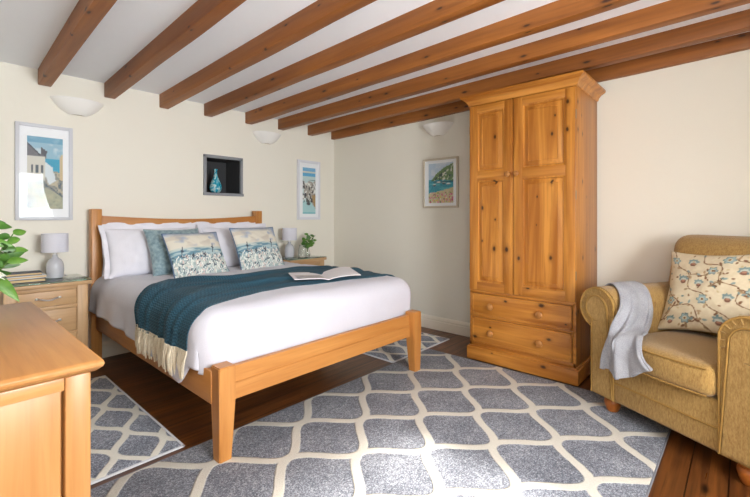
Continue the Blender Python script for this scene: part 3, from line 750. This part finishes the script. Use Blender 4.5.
# carafe and sprigs
o = thing('carafe', 'clear glass carafe between the right lamp and the sprigs', 'carafe', (-.715, -.27, NT_Z))
b = BM(); lathe(b, [(0, .002), (.038, .0), (.042, .006), (.042, .085), (.036, .108), (.031, .118), (.033, .128), (.030, .128), (.028, .118), (.033, .106), (.038, .084), (.038, .012), (0, .010)], n=32, cap=False); part('bottle', b, M['clear'], o, False, 50)
b = BM(); lathe(b, [(.0, .1285), (.036, .1285), (.036, .132), (.026, .134), (.0, .135)], n=24, cap=False); part('lid', b, M['clear'], o, False)
def leaf(bm, base, direction, L, wd, droop=.3, nx=8, roll=0):
    d = Vector(direction).normalized(); s = d.cross(Vector((0, 0, 1)))
    if s.length < .1: s = Vector((1, 0, 0))
    s.normalize(); s = (Matrix.Rotation(roll, 3, d) @ s); up = s.cross(d); rows = []
    for i in range(nx+1):
        a = i/nx; c = Vector(base)+d*L*a-Vector((0, 0, 1))*droop*L*a*a
        w_ = wd*(math.sin(PI*a**.75)**.8)*.5+.0006
        rows.append([c-s*w_+up*w_*.35, c, c+s*w_+up*w_*.35])
    th_ = up*.0012
    T = [[bm.verts.new(p) for p in r] for r in rows]; B = [[bm.verts.new(p-th_) for p in r] for r in rows]
    for i in range(nx):
        for j in range(2):
            bm.faces.new((T[i][j], T[i][j+1], T[i+1][j+1], T[i+1][j])); bm.faces.new((B[i+1][j], B[i+1][j+1], B[i][j+1], B[i][j]))
        bm.faces.new((T[i][0], T[i+1][0], B[i+1][0], B[i][0])); bm.faces.new((T[i+1][2], T[i][2], B[i][2], B[i+1][2]))
    bm.faces.new((T[0][0], B[0][0], B[0][1], T[0][1])); bm.faces.new((T[0][1], B[0][1], B[0][2], T[0][2]))
sp = thing('sprig_vase', 'small glass vase of green sprigs on the right bedside table', 'vase', (-.615, -.235, NT_Z))
b = BM(); lathe(b, [(0, .002), (.026, .0), (.033, .02), (.030, .05), (.018, .075), (.021, .09), (.018, .09), (.0155, .075), (.027, .05), (.030, .02), (.022, .006), (0, .005)], n=28, cap=False); part('vase', b, M['clear'], sp, False, 50)
rs = random.Random(4)
for k, (dx, dy, h) in enumerate(((-.075, .0, .19), (-.03, -.02, .215), (.03, .02, .235), (.085, -.01, .215), (.06, -.03, .17), (-.055, -.03, .155), (.01, -.03, .18))):
    pts_ = [(0, 0, .01), (dx*.08, dy*.1, .08), (dx*.5, dy*.5, h*.65), (dx, dy, h)]
    b = BM(); tube(b, [catmull(pts_, i/10) for i in range(11)], .0018, 6); st = part('sprig', b, M['stem'], sp, False)
    b = BM()
    for i in range(7):
        tq = .55+.45*i/6; p = catmull(pts_, tq); a = rs.uniform(0, 2*PI)
        leaf(b, p, (math.cos(a), .5*math.sin(a), .5), .044+.022*rs.random(), .028, .3, 6, PI/2+rs.uniform(-.8, .8))
    part('leaves', b, M['leaf'] if k % 2 else M['leaf2'], st, False, 60)

# ------------------------------------------------------------------ wall niche + vase
o = thing('wall_niche', 'dark square wall niche with a grey frame above the headboard', 'niche', (-1.495, .15, 1.385)); tk = .006
b = BM(); box(b, NX0, NX1, .30, .318, NZ0, NZ1); box(b, NX0, NX0+tk, 0.001, .30, NZ0, NZ1); box(b, NX1-tk, NX1, .001, .30, NZ0, NZ1); box(b, NX0+tk, NX1-tk, .001, .30, NZ1-tk, NZ1); part('lining', b, M['slate'], o)
b = BM(); fw = .028
box(b, NX0-.018, NX0+fw-.018, -.018, .012, NZ0, NZ1+.01, .004); box(b, NX1-fw+.018, NX1+.018, -.018, .012, NZ0, NZ1+.01, .004); box(b, NX0-.018, NX1+.018, -.018, .012, NZ1-.012, NZ1+.018, .004); part('frame', b, M['greyframe'], o)
b = BM(); box(b, NX0-.022, NX1+.022, -.028, 0, NZ0-.022, NZ0+.006, .005); box(b, NX0+.001, NX1-.001, -.002, .30, NZ0+.0005, NZ0+.006); part('sill', b, M['greyframe'], o)
b = BM(); lathe(b, [(0, 0), (.030, 0), (.050, .022), (.060, .055), (.056, .085), (.040, .125), (.024, .160), (.015, .195), (.013, .225), (.020, .245), (.012, .246), (.008, .22), (0, .2)], (0, 0, 0), 36, cap=False)
o = mesh_obj('vase', b, M['turq'], smooth=50); o.location = (-1.535, .085, NZ0+.006); tag(o, 'turquoise teardrop vase standing inside the dark wall niche', 'vase')

# ------------------------------------------------------------------ pictures
def picture(label, wall, c0, c1, z0, z1, frame, fw, mat, canvas, art, depth=.022):
    """wall 'b': c along x on y=0; 'r': c along y on x=0 (c0 is the left side as seen)"""
    cx = (c0+c1)/2; W = abs(c1-c0)/2; Hh = (z1-z0)/2
    loc = (cx, -.002, (z0+z1)/2) if wall == 'b' else (-.002, cx, (z0+z1)/2)
    o = thing('framed_picture', label, 'picture', loc, 0 if wall == 'b' else -PI/2)
    b = BM()
    box(b, -W, -W+fw, -depth, 0, -Hh, Hh, .003); box(b, W-fw, W, -depth, 0, -Hh, Hh, .003); box(b, -W+fw-.001, W-fw+.001, -depth, 0, -Hh, -Hh+fw, .003); box(b, -W+fw-.001, W-fw+.001, -depth, 0, Hh-fw, Hh, .003)
    part('frame', b, frame, o, False)
    b = BM(); box(b, -W+fw-.002, W-fw+.002, -.008, -.002, -Hh+fw-.002, Hh-fw+.002); part('mount', b, M['mat'], o, False)
    ax0, ax1, az0, az1 = -W+art[0]*2*W, -W+art[1]*2*W, -Hh+art[2]*2*Hh, -Hh+art[3]*2*Hh
    b = BM(); sheet(b, lambda a, q: (ax0+(ax1-ax0)*a, -.0095, az0+(az1-az0)*q), canvas.w, canvas.h, .001)
    p = part('print', b, M['art'], o, False, 0); paint(p, [((v.co.x-ax0)/(ax1-ax0), (v.co.z-az0)/(az1-az0)) for v in p.data.vertices], canvas)
    b = BM(); box(b, -W+fw-.001, W-fw+.001, -.0165, -.015, -Hh+fw-.001, Hh-fw+.001); part('glass', b, M['pane'], o, False, 0)
    return o
c = Canvas(60, 116, (150, 186, 202)); k_ = np.clip((c.vn(4, 9, 8)-.5)*6, 0, 1)
c.put(k_*(c.Y > .7)*.8, (206, 218, 222)); c.put(((c.Y > .92))*.5, (70, 140, 176))
c.poly([(.45, .70), (1, .70), (1, .45), (.45, .45)], (64, 160, 190)); c.poly([(0, 0), (1, 0), (1, .50), (.6, .56), (.45, .46), (.3, .56), (0, .6)], (150, 150, 142))
c.put(np.clip((c.vn(9, 16, 5)-.5)*8, 0, 1)*(c.Y < .52)*.8, (198, 188, 160)); c.put(np.clip((c.vn(10, 18, 15)-.55)*9, 0, 1)*(c.Y < .5)*.8, (84, 100, 112))
c.poly([(0, .90), (.35, .76), (.52, .74), (.52, .70), (0, .72)], (112, 112, 118)); c.poly([(0, .72), (.5, .72), (.5, .40), (0, .4)], (206, 204, 194)); c.poly([(.36, .86), (.55, .8), (.5, .73), (.38, .76)], (90, 92, 98))
c.poly([(.9, .74), (1, .78), (1, .4), (.9, .42)], (206, 186, 148)); c.line([(0, .9), (.34, .75)], .014, (60, 60, 70))
c.poly([(.5, .66), (.7, .58), (.8, .40), (.6, .34), (.5, .45)], (212, 220, 224)); c.line([(.36, .40), (1, .16)], .02, (96, 110, 118)); c.poly([(.2, 0), (1, 0), (1, .16), (.5, .3)], (176, 178, 150), .7)
for xx in (.1, .24, .38): c.poly([(xx, .60), (xx+.07, .60), (xx+.07, .5), (xx, .5)], (90, 100, 108))
picture('largest framed harbour print, above the left bedside table and lamp', 'b', -3.085, -2.745, 1.126, 1.840, M['silver'], .024, M['mat'], c, (.20, .82, .12, .87))
c = Canvas(40, 110, (196, 214, 214)); c.put((c.Y > .93)*1., (120, 180, 214)); c.put(((c.Y > .82) & (c.Y < .88))*1., (96, 172, 212)); c.put(((c.Y > .88) & (c.Y < .93))*1., (218, 214, 200)); c.put((c.Y < .28)*1., (170, 208, 210)); c.put((c.Y < .04)*.8, (110, 180, 190))
c.poly([(0, .66), (.12, .70), (.2, .64), (.5, .72), (.8, .68), (1, .74), (1, .12), (.85, .18), (.62, .26), (.3, .36), (.12, .44)], (166, 160, 150))
c.put(np.clip((c.vn(7, 16, 6)-.48)*8, 0, 1)*(c.Y < .68)*(c.Y > .30), (232, 232, 226)); c.put(np.clip((c.vn(9, 18, 16)-.56)*9, 0, 1)*(c.Y < .66)*(c.Y > .24), (74, 72, 74))
c.poly([(.7, .40), (1, .42), (1, .10), (.85, .2)], (170, 140, 96)); c.line([(0, .72), (.1, .64), (.16, .55)], .02, (60, 62, 70)); c.line([(.45, .74), (.95, .73)], .012, (110, 140, 130)); c.ell(.45, .22, .14, .03, (70, 74, 80)); c.poly([(.2, .36), (.5, .30), (.55, .22), (.3, .27)], (84, 82, 82))
picture('tall narrow white-framed coast print, beside the room corner', 'b', -.590, -.246, 1.118, 1.826, M['whiteframe'], .030, M['mat'], c, (.24, .80, .10, .88))
c = Canvas(60, 80, (188, 206, 222)); c.put(np.clip((c.vn(4, 5, 3)-.5)*6, 0, 1)*(c.Y > .7)*.7, (222, 226, 232)); c.put((c.Y < .60)*1., (60, 150, 172)); c.put(np.clip((c.vn(4, 16, 8)-.5)*8, 0, 1)*(c.Y < .6)*.7, (104, 186, 196))
c.poly([(.08, .56), (.3, .72), (.62, .88), (1, .98), (1, .55), (.5, .58)], (110, 140, 92)); c.put(np.clip((c.vn(12, 14, 4)-.52)*9, 0, 1)*(c.Y > .56)*(c.Y < .45+.5*c.X)*.95, (228, 224, 214)); c.put(np.clip((c.vn(12, 14, 14)-.58)*9, 0, 1)*(c.Y > .56)*(c.Y < .5+.5*c.X), (70, 92, 84))
c.put((c.Y < .55)*(c.Y > .5)*(c.X > .2)*.6, (52, 84, 92))
for x, y in ((.24, .46), (.62, .50), (.80, .47), (.42, .52)): c.ell(x, y, .08, .018, (226, 224, 216)); c.ell(x, y-.02, .07, .012, (60, 72, 82))
c.poly([(0, .24), (.5, .30), (1, .38), (1, 0), (0, 0)], (206, 196, 156)); rs2 = np.random.RandomState(3)
for k in range(120): c.ell(rs2.rand(), rs2.rand()*.27, .022, .016, [(206, 88, 140), (226, 196, 110), (120, 150, 84), (232, 226, 208), (190, 76, 120), (226, 150, 170)][k % 6])
picture('small framed beach print on the wall left of the wardrobe', 'r', -1.403, -1.822, 1.243, 1.747, M['woodframe'], .020, M['mat'], c, (.16, .86, .10, .90))

# ------------------------------------------------------------------ wall lights
def sconce(label, loc, rz, w_=.172):
    o = thing('wall_light', label, 'wall light', loc, rz, 'bowl wall lights'); b = BM()
    prof = [(.052, .0), (.075, .010), (.105, .030), (.135, .058), (.158, .088), (.172, .108), (.174, .114), (.168, .114), (.150, .090), (.126, .062), (.098, .036), (.070, .016), (.050, .010), (.052, 0)]
    n = 40
    lathe(b, prof, (0, 0, 0), n, 2, PI, 2*PI, cap=False)
    for v_ in b.verts: v_.co.y *= .72; v_.co.y -= .001
    part('bowl', b, M['plaster'], o, False, 50)
    b = BM(); lathe(b, [(0, .004), (.049, .004), (.049, .010), (0, .010)], n=24, a0=PI, a1=2*PI, cap=False)
    for v_ in b.verts: v_.co.y *= .72; v_.co.y -= .001
    part('base_slot', b, M['tan'], o, False)
    b = BM(); box(b, -.11, .11, -.016, -.001, .035, .11, .003); part('back_plate', b, M['plaster'], o, False)
    return o
s1 = sconce('white bowl wall light above the largest picture', (-2.712, 0, 1.948), 0)
dup(s1, (-1.000, 0, 1.952), 'white bowl wall light left of the narrow corner picture')
dup(s1, (0, -1.585, 1.975), 'white bowl wall light above the small beach print', -PI/2)

# ------------------------------------------------------------------ chest of drawers (foreground left)
ch = thing('chest_of_drawers', 'golden oak chest of drawers in the left foreground, under the lilies', 'chest of drawers', (-3.45, -2.21, 0))
cx0, cx1, cy0, cy1, cz = -3.66, -3.242, -2.700, -1.720, .800
def chest_top():
    b = BM(); prof = [(.0, .768), (.008, .770), (.020, .780), (.023, .788), (.021, .796), (.014, .800)]; L = []
    for d, z in prof: L.append([b.verts.new(p) for p in ((cx0-.01, cy0-d, z), (cx1+d, cy0-d, z), (cx1+d, cy1+d, z), (cx0-.01, cy1+d, z))])
    for A, B in zip(L, L[1:]):
        for k in range(4): b.faces.new((A[k], A[(k+1) % 4], B[(k+1) % 4], B[k]))
    b.faces.new(L[0][::-1]); b.faces.new(L[-1]); bmesh.ops.recalc_face_normals(b, faces=b.faces); return b
part('top', chest_top(), M['oakc_y'], ch, smooth=60)
for xa, xb, ya, yb in ((cx1-.052, cx1, cy0, cy0+.045), (cx0, cx0+.052, cy0, cy0+.045), (cx1-.052, cx1, cy1-.045, cy1), (cx0, cx0+.052, cy1-.045, cy1)):
    b = BM(); box(b, xa, xb, ya, yb, .014, .767, .004); part('corner_post', b, M['oakc_z'], ch)
for ya, yb in ((cy0, cy0+.03), (cy1-.03, cy1)):
    for za, zb in ((.735, .766), (.06, .13)):
        b = BM(); box(b, cx0+.05, cx1-.0525, ya+.004, yb, za, zb, .002); part('side_rail', b, M['oakc_x'], ch)
    b = BM(); box(b, cx0+.05, cx1-.058, ya+.012 if ya == cy0 else ya, yb if ya == cy0 else yb-.012, .128, .737, .002); part('side_panel', b, M['oakc_z'], ch)
b = BM(); box(b, cx0+.01, cx1-.03, cy0+.028, cy1-.028, .07, .76); part('carcass', b, M['oakc_z'], ch)
for z in (.742, .572, .355, .11):
    b = BM(); box(b, cx1-.03, cx1-.004, cy0+.044, cy1-.044, z, z+.02, .002); part('front_rail', b, M['oakc_y'], ch)
for za, zb in ((.595, .739), (.378, .569), (.133, .352)):
    b = BM(); box(b, cx1-.03, cx1-.003, cy0+.048, cy1-.048, za, zb, .003); d = part('drawer', b, M['oakc_y'], ch)
    for yy in (-2.46, -1.96): handle(d, cx1-.003, yy, (za+zb)/2, ax=1)
# lilies in vase on the chest
LV = (-3.378, -1.81, .801)
lv = thing('flower_vase', 'glass vase of white lilies and green leaves on the chest', 'flowers', LV)
b = BM(); lathe(b, [(0, .004), (.036, 0), (.044, .01), (.040, .06), (.032, .10), (.040, .135), (.036, .135), (.028, .10), (.036, .06), (.038, .014), (0, .010)], n=32, cap=False); part('vase', b, M['clear'], lv, False, 50)
rs = random.Random(12)
STEMS = [((.085, -.03, .285), 0), ((.03, -.05, .31), 1), ((.02, .03, .33), 0), ((.10, .03, .22), 1), ((-.05, -.04, .30), 0), ((-.07, .03, .27), 1), ((.06, .06, .20), 0), ((.07, -.06, .19), 1)]
for k, (tip, kd) in enumerate(STEMS):
    pts_ = [(0, 0, .012), (tip[0]*.1, tip[1]*.1, .12), (tip[0]*.5, tip[1]*.5, tip[2]*.72), tip]
    b = BM(); tube(b, [catmull(pts_, i/12) for i in range(13)], .0032, 7, .002); st = part('stem', b, M['stem'], lv, False)
    for i in range(6):
        tq = .60+.40*i/5; p = catmull(pts_, tq); a = k*1.3+i*2.4
        b = BM(); leaf(b, p, (math.cos(a), .45*math.sin(a), .15+.5*rs.random()),   .044+.026*rs.random(), .031, .35, 8, PI/2+rs.uniform(-.7, .7))
        part('leaf', b, M['leaf2'] if (i+k) % 2 else M['leaf'], st, False, 60)
b = BM(); leaf(b, (.02, -.02, .16), (.75, -.1, .52), .12, .040, .12, 10, 1.2); part('long_leaf', b, M['leaf'], lv, False, 60)
b = BM(); leaf(b, (.03, -.02, .12), (.45, -.2, -.3), .09, .042, .5, 10, 1.3); part('long_leaf', b, M['leaf2'], lv, False, 60)
for k, (p, d) in enumerate((((.012, -.040, .160), (.55, -.5, -.65)), ((-.02, -.05, .15), (.1, -.8, -.2)))):
    b = BM()
    for i in range(6):
        a = i*PI/3; D = Vector(d).normalized(); s = D.cross(Vector((0, 0, 1))).normalized(); u_ = s.cross(D)
        dr = D*1.0+(s*math.cos(a)+u_*math.sin(a))*.42
        leaf(b, p, dr, .062, .027, .12, 8, a)
    part('flower', b, M['petal'], lv, False, 60)

# ------------------------------------------------------------------ armchair (local x along its front, y towards its back)
ac = thing('armchair', 'mustard chenille armchair with scrolled arms on turned wooden feet', 'armchair', (-.826, -3.212, 0), R(-119.4))
AW = .85; DB = .80
def apart(n, b, m, **k): return part(n, b, m, ac, False, **k)
b = BM(); box(b, .14, AW-.14, .006, DB, .10, .335, .018, 3); apart('base', b, M['mustard'])
b = BM(); tube(b, [(.15, .004, .212), (AW-.15, .004, .212)], .005, 8); apart('piping', b, M['piping'])
SCX, SCZ, SR = .045, .612, .125
def arm_outline(mirror, r=SR, inset=0.0):
    pts_ = []
    xo, xi = 0.0+inset, .165-inset
    pts_ += [(xi, .10+inset)]
    a0 = math.acos(min(1, (xi-SCX)/(r-inset)))
    for k in range(33):
        a = a0+(PI*1.42-a0)*k/32; pts_.append((SCX+(r-inset)*math.cos(a), SCZ+(r-inset)*math.sin(a)))
    pts_ += [(xo, SCZ-r*.93+inset*.5), (xo, .10+inset)]
    return [(AW-x, z) for x, z in pts_] if mirror else pts_
for mir in (False, True):
    b = BM(); prism(b, arm_outline(mir), 1, .0, DB-.06); 
    bmesh.ops.bevel(b, geom=[e for e in b.edges if abs(e.verts[0].co.y-e.verts[1].co.y) < 1e-5 and e.verts[0].co.y < .01], offset=.012, segments=3, affect='EDGES')
    arm = apart('arm', b, M['mustard'], smooth=40)
    b = BM(); tube(b, [(x, -.003, z) for x, z in arm_outline(mir, SR, .008)], .0055, 7); part('piping', b, M['piping'], arm, False)
    # inner scroll: padded front facing with gathered pleats
    b = BM(); ins = [(x, z) for x, z in arm_outline(mir, SR-.040, .012)]
    prism(b, ins, 1, -.010, .02)
    bmesh.ops.bevel(b, geom=[e for e in b.edges if max(v.co.y for v in e.verts) < 0], offset=.008, segments=3, affect='EDGES'); part('facing', b, M['mustard'], arm, False, 40)
    b = BM(); tube(b, [(x, -.008, z) for x, z in ins], .0045, 7); part('facing_piping', b, M['piping'], arm, False)
    for k in range(15):
        b = BM(); a = -.3+(PI*1.35+.3)*k/14
        p = [(SCX+rr*math.cos(a), -.005+.003*abs(rr-.105)/.02, SCZ+rr*math.sin(a)) for rr in (.090, .105, .119)]
        tube(b, [((AW-x) if mir else x, y, z) for x, y, z in p], .0028, 5)
        part('pleat', b, M['mustard'], arm, False)
b = BM(); box(b, .168, AW-.168, -.035, .60, .338, .482, .045, 5)
bmesh.ops.subdivide_edges(b, edges=[e for e in b.edges if e.calc_length() > .2], cuts=14, use_grid_fill=True)
for v_ in b.verts:
    u, q = (v_.co.x-AW/2)/.26, (v_.co.y-.28)/.32
    if v_.co.z > .40: v_.co.z += .022*max(0, 1-u*u)*max(0, 1-q*q)
    v_.co.y -= .022*max(0, 1-u*u)*(1 if v_.co.y < .1 else 0)
sc_ = apart('seat_cushion', b, M['mustard'], smooth=60)
b = BM()
for z in (.470, .350): tube(b, [(.168+.022+k*(AW-.38)/20, -.030-.022*max(0, 1-((.19+k*(AW-.38)/20-AW/2)/.26)**2), z) for k in range(21)], .0045, 7)
part('piping', b, M['piping'], sc_, False)
b = BM()   # back frame, slightly raked
vs = box(b, .11, AW-.11, 0, .20, .12, .94, .05, 4)
for v_ in b.verts: v_.co.y += .58+.14*(v_.co.z-.12)
apart('back_frame', b, M['mustard'], smooth=50)
b = BM(); box(b, .050, AW-.050, 0, .20, .46, 1.04, .075, 6)
bmesh.ops.subdivide_edges(b, edges=[e for e in b.edges if e.calc_length() > .15], cuts=10, use_grid_fill=True)
for v_ in b.verts:
    u, q = (v_.co.x-AW/2)/.37, (v_.co.z-.75)/.29
    if v_.co.y < .08: v_.co.y -= .045*max(0, 1-u*u)*max(0, 1-q*q)
    if v_.co.z < .72: v_.co.x = AW/2+(v_.co.x-AW/2)*(1-.36*(1-sstep(.66, .76, v_.co.z)))
    v_.co.y += .46+.24*(v_.co.z-.46)
apart('back_cushion', b, M['mustard'], smooth=60)
for x, y in ((.085, .075), (AW-.085, .075), (.085, DB-.1), (AW-.085, DB-.1)):
    b = BM(); z0 = .013 if (x < .5 and y < .2) else .002
    lathe(b, [(0, z0), (.026, z0), (.034, z0+.012), (.040, z0+.03), (.045, z0+.05), (.042, z0+.066), (.034, z0+.074), (.040, z0+.08), (.043, .105), (0, .106)], (x, y, 0), 24, cap=False); apart('foot', b, M['bun'])
# floral cushion on the chair
def floral():
    c = Canvas(190, 190, (208, 193, 163)); rs = np.random.RandomState(8)
    c.put(np.clip((c.vn(30, 30, 2)-.45)*4, 0, 1)*.35, (226, 214, 186))
    br = (112, 74, 48); te = (120, 142, 142); te2 = (92, 118, 120)
    vines = [[(-.02, .55), (.10, .42), (.2, .30), (.33, .28), (.45, .12), (.52, -.02)], [(.05, 1.0), (.12, .82), (.26, .70), (.28, .52), (.45, .44), (.5, .30), (.66, .22), (.78, .06)], [(.36, 1.0), (.42, .86), (.58, .80), (.62, .62), (.78, .52), (.80, .36), (1.0, .28)], [(.70, 1.02), (.74, .88), (.9, .80), (.96, .62), (1.02, .55)], [(.26, .70), (.4, .66), (.48, .70)], [(.62, .62), (.54, .54)], [(.2, .30), (.1, .22), (.06, .1)], [(.78, .52), (.92, .46)], [(.45, .12), (.3, .06)]]
    for vn_ in vines:
        P = [tuple(catmull([(x, y, 0) for x, y in vn_], k/24))[:2] for k in range(25)]; P = [(x+.015*math.sin(k*.9), y+.012*math.cos(k*.8)) for k, (x, y) in enumerate(P)]
        c.line(P, .010, br)
        for k in range(2, 25, 3):
            x, y = P[k]; a = rs.rand()*6.28; c.ell(x+.035*math.cos(a), y+.035*math.sin(a), .024, .012, [br, (168, 138, 104), te, (140, 116, 84)][k % 4], .9, a)
    for x, y, r_, ty in ((.22, .60, .060, 1), (.52, .74, .056, 0), (.30, .84, .062, 1), (.64, .90, .060, 0), (.80, .74, .066, 1), (.46, .36, .062, 0), (.70, .40, .060, 1), (.30, .12, .060, 0), (.62, .12, .064, 1), (.90, .20, .058, 0), (.10, .34, .05, 0), (.90, .50, .055, 0), (.10, .86, .05, 0), (.40, .56, .052, 1), (.14, .10, .05, 1), (.93, .92, .05, 1)):
        if ty:
            r_ *= .9; c.ell(x, y+.02, r_, r_*.72, te, 1, 0, 7, .16); c.ell(x, y+.005, r_*.66, r_*.48, (186, 190, 178), 1, 0, 7, .1); c.ell(x, y-.02, r_*.6, r_*.45, (124, 84, 66)); c.ell(x, y-.01, r_*.34, r_*.2, (176, 130, 104))
        else:
            c.ell(x, y, r_*.9, r_*.9, te2, 1, 0, 6, .18); c.ell(x, y, r_*.76, r_*.76, (150, 168, 166), 1, 0, 6, .18); c.ell(x, y, r_*.36, r_*.36, (208, 196, 166)); c.ell(x, y, r_*.2, r_*.2, br)
    for k in range(70):
        x, y = rs.rand(2); a = rs.rand()*6.28; c.ell(x, y, .016, .009, [br, (160, 130, 96), te2, (190, 170, 130)][k % 4], .85, a)
    return c
fc = simple_cushion('cushion', 'floral patterned cushion in cream, teal and brown on the armchair', M['print'], .53, .50, .16, (0, 0, 0), 0, 0, floral(), None, (150, 150), 5, .13, None, .010)
RZ = R(-119.4)
def chair_w(u, v, z):
    return Vector((-.826+u*math.cos(RZ)-v*math.sin(RZ), -3.212+u*math.sin(RZ)+v*math.cos(RZ), z))
place(fc, chair_w(.42, .36, .505), R(24), RZ+R(4), R(-5))
# grey knitted throw over the left arm
rows = [  # from outside of the arm, over the crest, down the inside and over the seat front; each row left -> right
    [(-.055, .13, .690), (-.055, .22, .695), (-.055, .31, .695)],
    [(.030, .115, .752), (.030, .21, .756), (.030, .30, .755)],
    [(.120, .085, .728), (.120, .19, .735), (.125, .30, .730)],
    [(.190, .025, .650), (.196, .14, .640), (.200, .255, .630)],
    [(.178, -.030, .540), (.222, .06, .545), (.250, .165, .530)],
    [(.172, -.060, .430), (.250, -.065, .500), (.330, .02, .520)],
    [(.165, -.060, .360), (.265, -.082, .420), (.400, -.072, .455)],
    [(.165, -.058, .300), (.275, -.085, .300), (.460, -.082, .392)],
]
def gthrow(a, b_):
    cols = [catmull([r[k] for r in rows], b_) for k in range(3)]
    p = catmull(cols, a)
    fold = .024*math.sin(a*13+2.2*b_+1.3)*sstep(.1, .6, b_)+.012*math.sin(a*25-3*b_)*sstep(.3, .9, b_)
    p += Vector((fold*.5, -abs(fold)*1.1-.004, .25*fold if b_ < .4 else 0))
    p.z += .014*math.sin(a*9)*sstep(.9, 1, b_)
    return p
b = BM(); sheet(b, gthrow, 60, 90, -.007)
bmesh.ops.recalc_face_normals(b, faces=b.faces)
o = mesh_obj('throw_blanket', b, M['greythrow'], None, None, 70); o.location = ac.location; o.rotation_euler = ac.rotation_euler
tag(o, 'pale grey knitted throw draped over the left arm of the armchair', 'blanket')
# curtain at the rear window (shows in the glass of the largest picture)
b = BM()
def curt(a, q):
    z = 2.05-1.95*q; tie = 1-.45*math.exp(-((z-1.05)/.45)**2)
    return (-1.80-.36*a*tie, YR+.07+.025*math.sin(a*34), z)
sheet(b, curt, 60, 30, .004); o = mesh_obj('curtain', b, M['curtain'], smooth=80); tag(o, 'cream tied-back curtain at the window behind the viewer', 'curtain')
